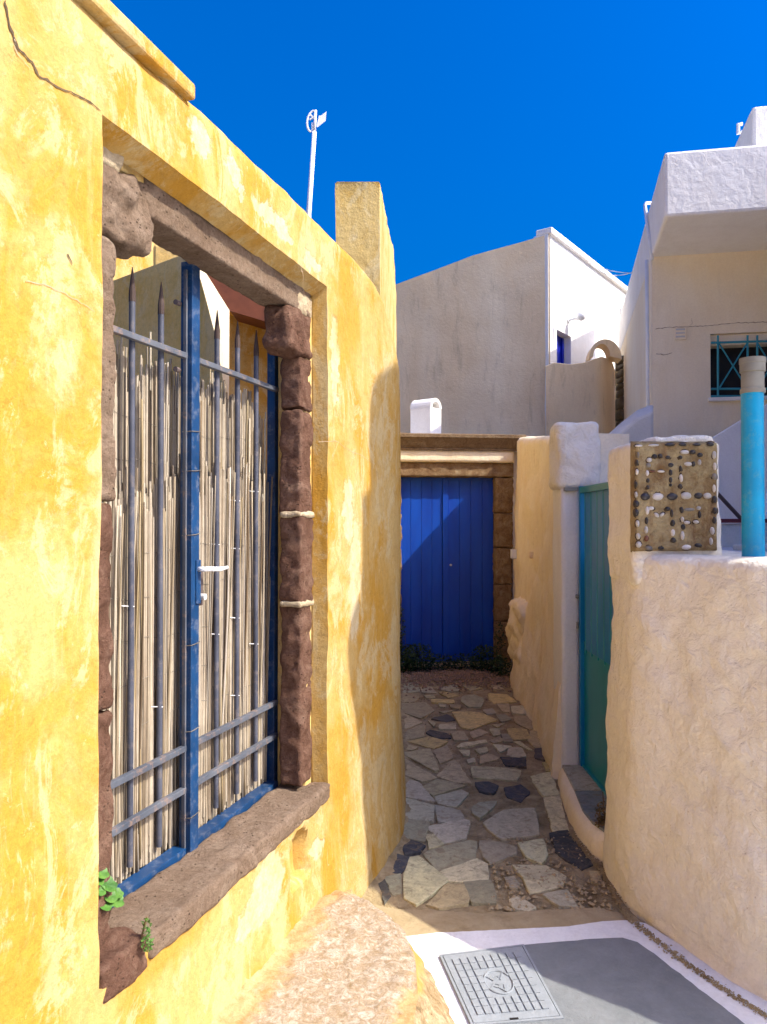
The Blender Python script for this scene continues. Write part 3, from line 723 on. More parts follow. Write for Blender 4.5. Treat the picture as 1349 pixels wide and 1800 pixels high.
screen('reed_screen', 'shorter front reed screen tied low behind the gate bars', .085, 1.335, -.240, [(.1, 1.74), (.63, 1.80), (.75, 1.87), (.95, 1.86), (1.33, 1.85)], 540, 185, 5, rc)
ties = thing('wire_ties', WL(.66, gp_+.03, 1.0), 'thin wires and white ties binding the reeds to the gate bars', 'wire ties')
r5 = random.Random(8)
for z in (2.0, 1.87, 1.66, 1.30, 1.02, .74):
    u_ = .69; MB().tube([WL(.655, -.20, z-.004), WL(.662, -.168, z-.002), WL(.69, -.167, z), WL(.715, -.168, z+.003), WL(.73, -.22, z+.002)], .0014, 5).build('wire', M['wire'], ties)
for u_, z_ in ((.900, 1.62), (1.0495, 1.78), (1.0495, 1.60), (1.0495, 1.34), (1.2004, 1.22), (.409, 1.45), (.556, 1.12), (1.2004, 1.82), (.9, 1.30), (1.0495, 1.05)):
    MB().tube([WL(u_-.02, gp_-.018, z_+.003), WL(u_, gp_+.012, z_), WL(u_+.022, gp_-.018, z_+.004)], .0016, 5).build('tie', M['tie'], ties)

# ------------------------------------------------------------------ courtyard behind the gate
b = MB(); b.box((-9, 2.0, .35), (-.35, 9.5, .60)); cf = b.build('courtyard_floor', M['concrete'])
# keep it inside the wall line
for v in cf.data.vertices:
    x, y = v.co.x+cf.location.x, v.co.y+cf.location.y
    lim = P1.x-.3+.3264*(y-P1.y)
    if x > -1: v.co.x = min(lim, -.35)-cf.location.x
fin(cf, kind='structure')
prof = [(150, 505, 4.72), (200, 492, 4.5), (318, 447, 4.0), (348, 470, 3.86), (362, 520, 3.80), (380, 590, 3.72), (392, 660, 3.67), (402, 740, 3.63), (404, 800, 3.62)]
topl = [at(*q) for q in prof]
fr = topl+[Vector((topl[-1].x, topl[-1].y, .6)), Vector((topl[0].x, topl[0].y, .6))]
bk = [v+Vector((-.12, .14, 0)) for v in fr]
fin(MB().prism(fr, bk).build('courtyard_stair_wall', M['yellow3'], bevel=.015), 'sandy plastered stair wall with curved end seen through the gate bars', 'wall')
a1, a2 = Vector((-1.18, 4.95)), Vector((-1.235, 6.3))
b = MB(); n_ = Vector((1, -.04))
b.prism([(a1.x, a1.y, .6), (a2.x, a2.y, .6), (a2.x-.1, a2.y, .6), (a1.x-.06, a1.y, .6)], [(a1.x, a1.y, 4.0), (a2.x, a2.y, 4.0), (a2.x-.1, a2.y, 4.0), (a1.x-.06, a1.y, 4.0)])
fin(b.build('courtyard_wall', M['cream'], bevel=.02), 'sunlit cream wall seen right of the blue gate post', 'wall')
b = MB(); q0 = at(402, 700, 5.0); q1 = at(500, 700, 5.0)
b.box((q0.x, 5.0, .6), (q1.x, 5.3, 3.25)); fin(b.build('courtyard_house', M['yellow'], bevel=.02), 'yellow house wall in shade seen through the right gate leaf', 'house')
b = MB(); fr = [at(355, 468, 4.72), at(500, 560, 4.72), at(500, 575, 4.72), at(404, 546, 4.72)]
b.prism(fr, [v+Vector((0, .25, 0)) for v in fr]); fin(b.build('wooden_canopy', M['wood']), 'dark red brown canopy boards just under the lintel stone', 'canopy')
yh = thing('back_house', at(240, 700, 9), 'sunlit yellow house behind the courtyard, top left through the gate', 'house')
b = MB(); q0 = at(120, 500, 9); q1 = at(300, 500, 10.3)
b.prism([(q0.x, q0.y, .5), (q1.x, q1.y, .5), (q1.x-1, q1.y+1, .5), (q0.x-1, q0.y+1, .5)], [(q0.x, q0.y, 5.4), (q1.x, q1.y, 5.4), (q1.x-1, q1.y+1, 5.4), (q0.x-1, q0.y+1, 5.4)])
b.build('wall', M['yellow'], yh, bevel=.03)
b = MB(); q0 = at(268, 452, 6.5); q1 = at(330, 440, 6.5); b.box((q0.x, 6.5, .6), (q1.x, 6.8, q0.z+.12)); b.build('low_wall', M['yellow3'], yh, bevel=.03)

# ------------------------------------------------------------------ stone step and rock skirt at the wall foot
zs_ = .205
def S_(px, py, z): return onplane(px, py, (0, 0, z), (0, 0, 1))
inner = [WL(u, .0, 0) for u in frange(-1.2, 1.66, .02)]
n = len(inner); P = []
edge_tab = [(-1.2, .60), (.25, .62), (.55, .60), (.85, .545), (1.05, .48), (1.2, .40), (1.33, .27), (1.42, .16), (1.52, .09), (1.66, .02)]
for i, u in enumerate(frange(-1.2, 1.66, .02)):
    we = interp(edge_tab, u); row = []
    for t in frange(0, 1, 1/24):
        w = lerp(-.03, we, t); z = zs_+.012*fbm((u, w, 0), 5, 4)+.012*fbm((u, w, 2), 22, 3)+.045*sstep(.12, 0, t)-.012*sstep(.85, 1, t)
        z -= .10*sstep(1.3, 1.66, u)
        row.append(WL(u, w, z))
    P.append(row)
step = thing('stone_step', WL(.8, .3, 0), 'rough stone topped ledge with yellow plaster edge at the foot of the yellow wall', 'step')
def step_mat():
    k = NT('step_top_render')
    c = k.ramp(k.noise(26, 12, .78, 1.2), [(.38, (.40, .28, .15)), (.5, (.50, .39, .27)), (.6, (.66, .57, .45))])
    v = k.noise(110, 8, .8, .6); c = k.mix(.7, c, k.ramp(v, [(.36, .5), (.5, .9), (.62, 1.15)]), 'MULTIPLY')
    # yellow wash survives along the edges: bands in wall coordinates
    d = k.n('ShaderNodeVectorMath', operation='DOT_PRODUCT'); k.l(k.g.outputs['Position'], d.inputs[0]); d.inputs[1].default_value = (WN.x, WN.y, 0)
    off = P1.dot(WN); w = k.math('SUBTRACT', d.outputs['Value'], off)
    w = k.math('ADD', w, k.math('MULTIPLY', k.math('SUBTRACT', k.noise(7, 7, .7), .5), .28))
    m1 = k.ramp(w, [(.07, 1.0), (.13, 0.0)]); m2 = k.ramp(w, [(.47, 0.0), (.52, 1.0)])
    c = k.mix(k.math('MULTIPLY', k.math('MAXIMUM', m1, m2), .8), c, k.ramp(k.noise(20, 8, .75), [(.38, (.50, .28, .09)), (.62, (.68, .48, .22))]))
    n = k.bump(k.noise(28, 9, .72), .9, .025); n = k.bump(k.noise(120, 5, .8), .6, .004, n)
    return k.done(c, .95, n, spec=.1)
M['steptop'] = step_mat()
MB().grid(P).build('top', M['steptop'], step, smooth=True)
P2 = []; P3 = []
sk_tab = [(-1.2, .12), (.2, .16), (.5, .20), (.9, .18), (1.1, .16), (1.3, .16), (1.45, .16), (1.66, .12)]
for i, u in enumerate(frange(-1.2, 1.66, .02)):
    we = interp(edge_tab, u); ws = interp(sk_tab, u); zt = P[i][-1].z; row = []; row2 = []
    mid = .35
    for t in frange(0, 1, 1/20):
        w = we+ws*(t**1.1)*.98+.012*fbm((u, t, 8), 6, 3)*math.sin(math.pi*t)
        zz5 = lerp(zt, gz(WL(u, w, 0).y)-.02, t**.85)
        if u < 1.2: w += .02*math.sin(t*math.pi)
        row.append(WL(u, w+.012*fbm((u*2, t, 1), 9, 4)*(t > 0), zz5+.006*fbm((u, t*2, 3), 20, 3)*(t > 0)))
    P2.append(row)
def skirt_mat():
    k = NT('rock_skirt')
    c = k.ramp(k.noise(16, 10, .75, .8), [(.3, (.22, .15, .08)), (.46, (.44, .30, .15)), (.64, (.66, .52, .32))])
    c = k.mix(.7, c, k.ramp(k.noise(75, 8, .8), [(.36, .3), (.5, .9), (.66, 1.2)]), 'MULTIPLY')
    z = k.n('ShaderNodeSeparateXYZ'); k.l(k.g.outputs['Position'], z.inputs[0])
    h = k.math('ADD', z.outputs['Z'], k.math('MULTIPLY', k.math('SUBTRACT', k.noise(8, 6, .7), .5), .12))
    yo = k.math('MULTIPLY', k.math('SUBTRACT', z.outputs['Y'], 2.82), .26)
    h = k.math('ADD', h, yo)
    m = k.ramp(h, [(.085, 0.0), (.11, 1.0)])
    c2 = k.ramp(k.noise(7, 6), [(.4, (.60, .35, .09)), (.6, (.66, .47, .20))])
    c = k.mix(k.math('MULTIPLY', m, .92), c, c2)
    n = k.bump(k.noise(40, 9, .75), .9, .02); n = k.bump(k.noise(150, 5, .8), .6, .004, n)
    return k.done(c, .93, n, spec=.1)
MB().grid(P2).build('skirt', skirt_mat(), step, smooth=True)

# ------------------------------------------------------------------ alley right wall
def wall_sheet(name, stations, tops, m, parent, th=.35, nz=70, amp=.012, bulge=None, zfoot=-.12, batter=None, res=.03, sc=3):
    """stations: (x, y) polyline of the wall face foot; tops: height along arc length fraction; returns the closed wall"""
    line = []
    for (x0, y0), (x1, y1) in zip(stations, stations[1:]):
        n = max(1, int(math.dist((x0, y0), (x1, y1))/res))
        for q in range(n): line.append((lerp(x0, x1, q/n), lerp(y0, y1, q/n)))
    line.append(stations[-1]); P = []
    for _ in range(3): line = [line[0]]+[((a[0]+2*b_[0]+c[0])/4, (a[1]+2*b_[1]+c[1])/4) for a, b_, c in zip(line, line[1:], line[2:])]+[line[-1]]
    L = [0]
    for a, c in zip(line, line[1:]): L.append(L[-1]+math.dist(a, c))
    for i, (x, y) in enumerate(line):
        a = Vector(line[max(0, i-1)]); c = Vector(line[min(len(line)-1, i+1)]); t = (c-a).normalized(); n2 = Vector((-t.y, t.x))
        tz = tops(x, y, L[i]/L[-1])+.006*fbm((x, y, 0), 5, 3); row = []
        for q in range(nz+1):
            z = lerp(zfoot, tz, q/nz)
            d = amp*fbm((x, y, z), sc, 4)+amp*.35*fbm((x, y, z), 14, 3)
            if batter: d += batter(x, y, z)
            if bulge: d += bulge(x, y, z)
            k = max(0, (z-(tz-.035))/.035); d -= .03*k*k
            row.append(Vector((x+n2.x*d, y+n2.y*d, z)))
        row.append(Vector((x-n2.x*.08, y-n2.y*.08, tz+.008))); row.append(Vector((x-n2.x*th, y-n2.y*th, tz))); row.append(Vector((x-n2.x*th, y-n2.y*th, zfoot)))
        P.append(row)
    for e_ in (0, -1):
        src = P[e_]; cap = [src[-1].lerp(src[-2], q/(nz+1)) if q <= nz else src[-2] for q in range(len(src))]
        if e_: P.append(cap)
        else: P.insert(0, cap)
    return MB().grid(P).build(name, m, parent, smooth=True, sharp=60)
# left-facing walls: walking from near to far the alley lies on the left -> normal (-ty, tx) points at -X
arw = thing('alley_wall', (1.4, 6.8, .05), 'cream plastered wall leading to the blue door, bulging at its foot', 'wall')
def bul(x, y, z):
    # rounded buttress on the near half, hem running down towards the door
    yl = interp([(.2, 7.5), (.9, 7.0), (1.5, 6.2), (2.0, 5.7), (2.4, 5.4)], z)
    return .045*sstep(yl+.18, yl-.10, y)
def bat(x, y, z): return .10*sstep(.9, 0, z)*sstep(7.9, 6.8, y)*.6 + .05*(1-z/2.4)
wall_sheet('plaster_face', [(1.235, 4.98), (1.29, 5.5), (1.345, 6.2), (1.355, 6.9), (1.34, 7.5), (1.41, 8.1), (1.47, 8.5)], lambda x, y, t: lerp(2.27, 2.63, t), M['cream'], arw, bulge=bul, batter=bat, amp=.022)
V, Fc = rock((1.228, 6.95, .36), (1.52, 7.70, .97), ident, .045, .025, .10, 61, 7, pit=.01); mk('bare_rock', V, Fc, M['cream'], arw, smooth=True)
b = MB().box((1.27, 7.62, 1.34), (1.335, 7.70, 1.43)); b.build('bell_plate', M['metalwhite'], arw, bevel=.004)
q = at(936, 975, 6.9); V, Fc = rock(q-Vector((.03, .02, .035)), q+Vector((.03, .02, .035)), ident, .01, .01, .015, 5); mk('plaster_chip', V, Fc, M['tan'], arw)
hose = MB().tube([at(896, 1150, 7.6), at(903, 1160, 7.5), at(900, 1180, 7.45), at(908, 1190, 7.4), at(909, 1205, 7.35), at(903, 1218, 7.3), at(898, 1222, 7.3)], .010, 8).build('black_hose', M['dark'], smooth=True)
fin(hose, 'short black hose curling out at the foot of the wall beside the door', 'hose')

# ------------------------------------------------------------------ gate post and teal gate
post = thing('gate_post', (1.2, 5.0, .1), 'white plastered post with swollen block on top beside the teal gate', 'post')
def TP(px, py, d=4.95): return at(px, py, d)
x0, x1 = TP(988, 1000).x, TP(1019, 1000).x
V, Fc = rock((x0, 4.95, -.05), (x1, 5.22, 1.95), ident, .006, .03, .012, 70, 4); mk('shaft', V, Fc, M['white'], post, smooth=True)
V, Fc = rock((TP(980, 800).x, 4.93, 1.915), (TP(1055, 800).x, 5.24, 2.355), ident, .02, .02, .045, 71, 5); mk('block', V, Fc, M['whitewash'], post, smooth=True)
b = MB().box((x0+.01, 4.915, 1.90), (x0+.10, 4.945, 1.925)); b.build('latch_plate', M['cap'], post, bevel=.003)
MB().tube([(x1-.03, 4.93, 1.225), (x1+.02, 4.925, 1.225)], .012, 8).build('bolt', M['cap'], post)
MB().tube([(x1-.02, 4.93, 1.02), (x1-.018, 4.93, 1.06)], .008, 8).build('bolt', M['cap'], post)
tg = thing('teal_gate', (1.27, 4.45, .14), 'teal sheet metal gate with upright ribs, standing in the right hand wall', 'gate')
GX = 1.262; g0, g1 = 3.90, 4.925
MB().box((GX+.012, g0, .15), (GX+.016, g1-.02, .93)).build('sheet_panel', M['tealpanel'], tg)
MB().box((GX-.012, g1-.035, .14), (GX+.024, g1, 1.93)).build('gate_frame', M['teal'], tg, bevel=.002)
MB().box((GX-.012, g0, 1.885), (GX+.024, g1-.036, 1.925)).build('top_rail', M['tealpanel'], tg, bevel=.002)
MB().box((GX-.004, g0, .14), (GX+.024, g1-.036, .165)).build('bottom_rail', M['tealpanel'], tg, bevel=.002)
MB().box((GX+.010, g0, .93), (GX+.024, g1-.036, .945)).build('middle_rail', M['tealpanel'], tg)
k0 = 0
yy = g0
while yy < g1-.10:
    MB().box((GX+.006, yy+.012, .90-.02*0), (GX+.014, yy+.118, 1.884)).build('slat', M['teal'], tg, bevel=.003)
    MB().box((GX+.004, yy+.119, .88), (GX+.013, yy+.134, 1.884)).build('rib', M['tealpanel'], tg, bevel=.002)
    yy += .135
# threshold ledge with marble slabs
ledge = thing('threshold_ledge', (1.2, 4.4, 0), 'raised cream ledge with marble slabs under the teal gate', 'step')
le = [(1.20, 5.10), (1.125, 4.94), (1.085, 4.70), (1.065, 4.45), (1.045, 4.2), (1.045, 4.02), (1.065, 3.90), (1.13, 3.80)]
P = []
for i, (x, y) in enumerate([(lerp(a[0], c[0], q/6), lerp(a[1], c[1], q/6)) for a, c in zip(le, le[1:]) for q in range(6)]+[le[-1]]):
    row = []
    for q in range(9):
        z = lerp(-.1, .135, q/8); d = .008*fbm((x, y, z), 9, 3)+.02*(1-q/8); k = max(0, (q-6)/2); row.append(Vector((x-d+.02*k*k, y, z)))
    row.append(Vector((x+.045, y, .142))); row.append(Vector((1.6, y, .142))); P.append(row)
MB().grid(P).build('kerb', M['cream'], ledge, smooth=True)
def slab(pts, z, col):
    c = sum((Vector((x, y)) for x, y in pts), Vector((0, 0)))/len(pts)
    b = MB().prism([(x, y, z-.02) for x, y in pts], [(x, y, z) for x, y in pts]); return b.build('marble_slab', M['paver'], ledge, color=col, bevel=.003)
slab([(1.14, 4.925), (1.40, 4.925), (1.40, 4.46), (1.105, 4.46)], .153, (.52, .46, .34))
slab([(1.104, 4.452), (1.40, 4.452), (1.40, 4.17), (1.075, 4.17)], .153, (.26, .27, .25))
slab([(1.075, 4.162), (1.40, 4.162), (1.40, 3.88), (1.11, 3.88), (1.08, 4.0)], .153, (.28, .30, .29))

# ------------------------------------------------------------------ right wall with number pillar
rw = thing('right_wall', (1.3, 3.2, 0), 'thick whitewashed garden wall rising to a pillar on the right', 'wall')
def rbat(x, y, z): return lerp(.05, .15, sstep(3.4, 2.9, y))*(1-min(1, max(0, z)/1.5))**1.3
stn = [(3.9, 1.3), (2.36, 2.12), (1.95, 2.42), (1.66, 2.66), (1.47, 2.88), (1.30, 3.13), (1.17, 3.32), (1.118, 3.42), (1.112, 3.52), (1.118, 3.72), (1.14, 3.86), (1.24, 3.90), (1.7, 3.93)]
# walking from the near right to the far left: alley on the left side => normal (-ty, tx)
def rtop(x, y, t): return 1.555
wall_sheet('plaster_face', stn, rtop, M['whitewash'], rw, th=.30, amp=.016, batter=rbat, sc=4, res=.022, nz=80)
b = MB(); b.prism([(1.2, 3.88, -.1), (1.2, 3.45, -.1), (1.55, 2.96, -.1), (2.5, 2.3, -.1), (3.6, 1.7, -.1), (3.6, 3.88, -.1)], [(1.2, 3.88, 1.552), (1.2, 3.45, 1.552), (1.55, 2.96, 1.552), (2.5, 2.3, 1.552), (3.6, 1.7, 1.552), (3.6, 3.88, 1.552)])
b.build('wall_top', M['whitewash'], rw)
V, Fc = rock((1.105, 3.39, 1.42), (at(1268, 800, 3.4).x, 3.80, 2.062), ident, .012, .018, .03, 80, 6); mk('pillar', V, Fc, M['whitewash'], rw, smooth=True)
V, Fc = rock((1.20, 3.41, 2.03), (1.47, 3.78, 2.085), ident, .015, .02, .02, 81, 8); mk('pillar_cap', V, Fc, M['whitewash'], rw, smooth=True)
plq = thing('pebble_plaque', at(1190, 968, 3.375), 'brown cement plaque on the pillar spelling letters in black and white pebbles', 'plaque')
PY = 3.372
def Q(zx, zy, off=0): return onplane(1080+zx/5.015, 740+zy/5.015, (0, PY-off, 0), (0, -1, 0))
V = []; P = []
for i in range(31):
    row = []
    for j in range(39):
        p = Q(lerp(168, 925, i/30), lerp(170, 1160, j/38)); e = min(i, 30-i, j, 38-j)
        p.y += .006*fbm((p.x, 0, p.z), 22, 4)-(.006 if e else 0)
        if e == 0: p.y += .04
        row.append(p)
    P.append(row)
MB().grid(P).build('cement_bed', M['plaque'], plq, smooth=True)
sock = MB()
kk = (.035, .028, .024); ww_ = (.62, .57, .50); gg = (.22, .20, .17); bb = (.20, .07, .03)
peb = [(215,220,35,12,ww_),(345,215,55,12,ww_),(490,210,50,16,kk),(600,208,38,18,kk),(725,210,38,14,kk),(845,205,35,22,kk),
(208,300,12,30,gg),(200,370,14,28,kk),(200,450,14,28,ww_),(190,560,12,30,kk),(192,650,14,28,ww_),(197,730,24,32,kk),(195,810,22,35,kk),(205,905,18,32,ww_),(210,1015,20,30,ww_),(215,1090,24,30,ww_),
(880,300,18,38,ww_),(885,400,18,36,ww_),(882,490,22,32,gg),(878,595,17,38,ww_),(880,690,22,36,kk),(885,790,24,32,kk),(880,875,18,34,kk),(863,968,20,38,ww_),(850,1060,18,36,ww_),
(305,1120,34,22,gg),(410,1120,28,16,kk),(635,1112,44,24,ww_),(738,1095,36,20,kk),
(272,668,44,36,kk),(383,668,54,36,ww_),(510,668,50,36,kk),(633,660,52,34,ww_),(742,658,40,30,kk),(820,660,38,30,ww_),
(308,345,24,22,ww_),(300,390,24,22,gg),(290,460,15,28,ww_),(295,525,17,22,kk),(295,585,18,20,kk),(355,312,24,22,kk),(405,308,22,20,kk),(470,322,26,18,kk),(497,390,26,22,kk),(495,455,18,30,kk),(495,520,18,28,kk),(495,565,16,16,kk),(335,445,28,9,bb),(412,445,34,12,ww_),
(582,322,20,18,kk),(620,275,42,20,ww_),(690,275,30,20,kk),(755,300,26,22,kk),(750,365,16,28,ww_),(695,380,20,26,kk),(650,380,36,20,ww_),(582,420,15,28,kk),(588,505,16,38,ww_),(578,575,20,22,kk),
(290,790,18,40,ww_),(325,770,28,18,ww_),(372,830,26,18,ww_,-45),(420,825,26,14,ww_,35),(470,775,26,20,kk),(505,815,14,40,kk),(515,900,20,32,kk),(515,985,20,34,ww_),(520,1050,24,26,kk),(283,880,16,34,kk),(280,960,18,36,ww_),(283,1035,24,30,bb),
(593,785,18,32,kk),(660,782,52,16,gg),(742,768,22,18,ww_),(750,825,14,36,kk),(720,890,28,16,ww_),(640,895,30,16,ww_),(600,868,16,26,ww_),(605,935,22,28,kk),(600,1010,18,44,ww_)]
px2m = PY/F/5.015
for t in peb:
    cx, cy, rx, ry, col = t[:5]; a = R(t[5]) if len(t) > 5 else 0
    c = Q(cx, cy, .005); V = []; Fc = []; nr, ns = 4, 10
    V.append(c+Vector((0, -.011, 0)))
    for i in range(1, nr+1):
        ph = i/nr*math.pi/2
        for j in range(ns):
            th = 2*math.pi*j/ns; ex = math.sin(ph)*math.cos(th)*rx*px2m*(1+.08*math.sin(th*2+cx)); ez = math.sin(ph)*math.sin(th)*ry*px2m
            V.append(c+Vector((ex*math.cos(a)-ez*math.sin(a), -.011*math.cos(ph)+(.006 if i == nr else 0), ex*math.sin(a)+ez*math.cos(a))))
    for j in range(ns): Fc.append((0, 1+j, 1+(j+1)%ns))
    for i in range(nr-1):
        for j in range(ns): Fc.append((1+i*ns+j, 1+(i+1)*ns+j, 1+(i+1)*ns+(j+1)%ns, 1+i*ns+(j+1)%ns))
    fv = rnd.uniform(.75, 1.25)
    o = mk('pebble', V, Fc, M['pebble'], plq, smooth=True, color=tuple(x*fv for x in col))
    q0 = len(sock.v); rr_ = [Q(cx, cy, .0035)+Vector((((rx*1.22+5)*math.cos(th)*math.cos(a)-(ry*1.2+5)*math.sin(th)*math.sin(a))*px2m*.98, .001*math.sin(th*3), ((rx*1.22+5)*math.cos(th)*math.sin(a)+(ry*1.2+5)*math.sin(th)*math.cos(a))*px2m)) for th in [2*math.pi*k/14 for k in range(14)]]
    sock.add([Q(cx, cy, .007)]+rr_, [(0, 1+k, 1+(k+1)%14) for k in range(14)])
    if col in (ww_, kk): 
        # the white pebbles are ringed by dark cement
        pass
o = sock.build('dark_grout', M['crack'], plq); o['kind'] = 'stuff'
# turquoise post with grey pipe socket
tp = thing('turquoise_post', at(1325, 985, 3.15), 'turquoise round post with grey plastic socket on its top', 'post')
c = at(1324, 900, 3.15); 
b = MB().tube([(c.x, 3.15, 1.50), (c.x, 3.15, 1.9), (c.x, 3.15, at(1324, 690, 3.15).z)], .0435, 32); b.build('shaft', M['turq'], tp, smooth=True, sharp=40)
zc = lambda y: at(1324, y, 3.15).z
MB().tube([(c.x+.002, 3.15, z) for z in (zc(692), zc(690), zc(684), zc(683), zc(655), zc(654), zc(640), zc(639), zc(630))], [.047, .0485, .0485, .044, .044, .049, .049, .051, .051], 24).build('socket', M['cap'], tp, smooth=True, sharp=40)

# ------------------------------------------------------------------ portal with the blue door
NP = Vector((.117, -.993)).normalized(); XP = Vector((-NP.y, NP.x)); PO = Vector((.80, 8.34))
def PL(a, w, z): p = PO+XP*a+NP*w; return Vector((p.x, p.y, z))       # along, out, up
def pa(px, py=900, w=0):
    p = onplane(px, py, (*(PO+NP*w), 0), (NP.x, NP.y, 0)); return (Vector((p.x, p.y))-PO).dot(XP), p.z
por = thing('stone_portal', PL(0, 0, .1), 'carved stone doorway with projecting cornice at the end of the alley', 'doorway')
aL, _ = pa(706); aR, _ = pa(872); aJ, _ = pa(903); aC, _ = pa(920, 768, .18); aL0 = pa(660)[0]
zd = pa(780, 838)[1]; zl = pa(780, 813)[1]; zf = pa(780, 792)[1]
thr = gz(8.34)
V, Fc = rock((aL-.25, -.20, zd), (aR+.20, 0, zl), PL, .012, .02, .012, 90, 12, pit=.01); mk('lintel', V, Fc, M['portal'], por, smooth=True)
V, Fc = rock((aL0, -.22, zl+.002), (aJ, .035, zf), PL, .003, .03, .006, 91, 6); mk('frieze', V, Fc, M['cream'], por, smooth=True)
prof = [(-.2, 0), (.052, 0), (.055, .02), (.045, .024), (.05, .028), (.06, .05), (.08, .085), (.104, .125), (.106, .13), (.118, .132), (.120, .165), (.11, .172), (-.2, .18)]
P = []
for a in frange(aL0-.3, aJ+.01, .03):
    P.append([PL(a, w+.002*fbm((a, w, z), 20, 3), zf+z*1.0+.002*fbm((a, z, 5), 15, 3)) for w, z in prof])
endp = [PL(aJ+.01+max(0, w-.03)*1.1, w, zf+z) for w, z in prof]
P.append(endp); P.append([PL(aJ+.0+max(0, w-.03)*1.1, -.2, zf+z) for w, z in prof])
MB().grid(P).build('cornice', M['cornice'], por, smooth=True, sharp=35)
jz = [zl+.0, 1.80, 1.42, 1.02, .62, thr-.02]
for k in range(5):
    V, Fc = rock((aR, -.20, jz[k+1]+.004), (aJ-.005*k, .0+rnd.uniform(-.008, .006), (jz[k] if k else zd)-.002), PL, .016, .02, .015, 100+k, 12, pit=.01)
    mk('jamb_stone', V, Fc, M['portal'], por, smooth=True)
    V, Fc = rock((aL-.20, -.20, jz[k+1]+.004), (aL, rnd.uniform(-.008, .006), (jz[k] if k else zd)-.002), PL, .016, .02, .015, 110+k, 12, pit=.01)
    mk('jamb_stone', V, Fc, M['portal'], por, smooth=True)
b = MB().box((aR+.20, -.2, zd), (aJ, .0, zl), PL); b.build('corner_stone', M['portal'], por, bevel=.01)
# wall above and around the portal
b = MB(); b.box((-1.4, -.5, zf), (.86, -.202, zf+.185), PL); b.box((aJ+.002, -.45, -.1), (.86, -.03, zf), PL)
dw = b.build('door_wall', M['white']); fin(dw, 'white topped house front carrying the stone doorway', 'wall')
door = thing('blue_door', PL((aL+aR)/2, -.12, thr), 'deep blue double plank door in the stone doorway', 'door')
mid = pa(787)[0]; dpos = -.115
def leaf(a0, a1, np_, w):
    lf = MB().box((a0, w-.05, thr+.03), (a1, w-.006, zd-.005), PL).build('door_leaf', M['doorblue'], door)
    for q in range(np_):
        s0 = lerp(a0, a1, q/np_); s1 = lerp(a0, a1, (q+1)/np_)
        MB().box((s0+.0012, w-.006, thr+.03), (s1-.0012, w+.006, zd-.008), PL).build('plank', M['doorblue'], lf, bevel=.003)
    return lf
leaf(aL, mid-.035, 4, dpos)
leaf(mid+.03, aR, 4, dpos)
MB().box((mid-.034, dpos-.03, thr+.03), (mid+.029, dpos+.022, zd-.008), PL).build('cover_strip', M['doorblue'], door, bevel=.003)
MB().box((aL, dpos-.02, zd-.03), (aR, dpos+.012, zd-.002), PL).build('head_rail', M['doorblue'], door, bevel=.003)
kx, kz = pa(796, 994); MB().tube([PL(kx, dpos+.005, kz), PL(kx, dpos+.03, kz)], .012, 12).build('knob', M['steel'], door)
MB().box((aL-.2, -.45, -.1), (aR+.2, .10, thr+.012), PL).build('threshold', M['mortar'], por, bevel=.01)

# chimney on the low roof
ch = thing('roof_chimney', at(750, 760, 9.3), 'small white arched chimney on the roof above the blue door', 'chimney', rz=0)
cc = at(749, 762, 9.4); ca = R(-38); ux = Vector((math.cos(ca), math.sin(ca), 0)); uy = Vector((-math.sin(ca), math.cos(ca), 0))   # ux: the open face looks this way
def CH(a, b_, z): return cc+ux*a+uy*b_+Vector((0, 0, z))
hh = .30
b = MB(); b.prism([CH(-.15,-.12,-.1),CH(.15,-.12,-.1),CH(.15,.12,-.1),CH(-.15,.12,-.1)], [CH(-.15,-.12,hh),CH(.15,-.12,hh),CH(.15,.12,hh),CH(-.15,.12,hh)]); b.build('stack', M['white'], ch, bevel=.01)
outr = [(.12*math.cos(t), .12*math.sin(t)) for t in frange(0, math.pi, math.pi/12)]; inr = [(.08*math.cos(t), .08*math.sin(t)) for t in frange(math.pi, 0, -math.pi/12)]
sec = outr+inr; n = len(outr)
V = [CH(.152, y, hh+z) for y, z in sec]+[CH(-.152, y, hh+z) for y, z in sec]; m_ = len(sec); Fc = [(i, (i+1)%m_, m_+(i+1)%m_, m_+i) for i in range(m_)]
Fc += [(i, i+1, m_-2-i, m_-1-i) for i in range(n-1)]+[(m_+i, m_+m_-1-i, m_+m_-2-i, m_+i+1) for i in range(n-1)]
mk('hood', V, Fc, M['white'], ch)
b = MB(); b.prism([CH(-.148, -.08, hh+.001), CH(-.148, .08, hh+.001), CH(-.148, 0, hh+.079)], [CH(-.14, -.08, hh+.001), CH(-.14, .08, hh+.001), CH(-.14, 0, hh+.079)]); b.build('hood_back', M['white'], ch)
b = MB().prism([PL(-1.2, -.25, zf+.16), PL(.95, -.25, zf+.16), PL(.4, -2.0, zf+.16), PL(-1.2, -2.6, zf+.16)], [PL(-1.2, -.25, zf+.20), PL(.95, -.25, zf+.20), PL(.4, -2.0, zf+.20), PL(-1.2, -2.6, zf+.20)])
fin(b.build('flat_roof', M['white']), 'flat white roof behind the cornice of the doorway', 'roof')

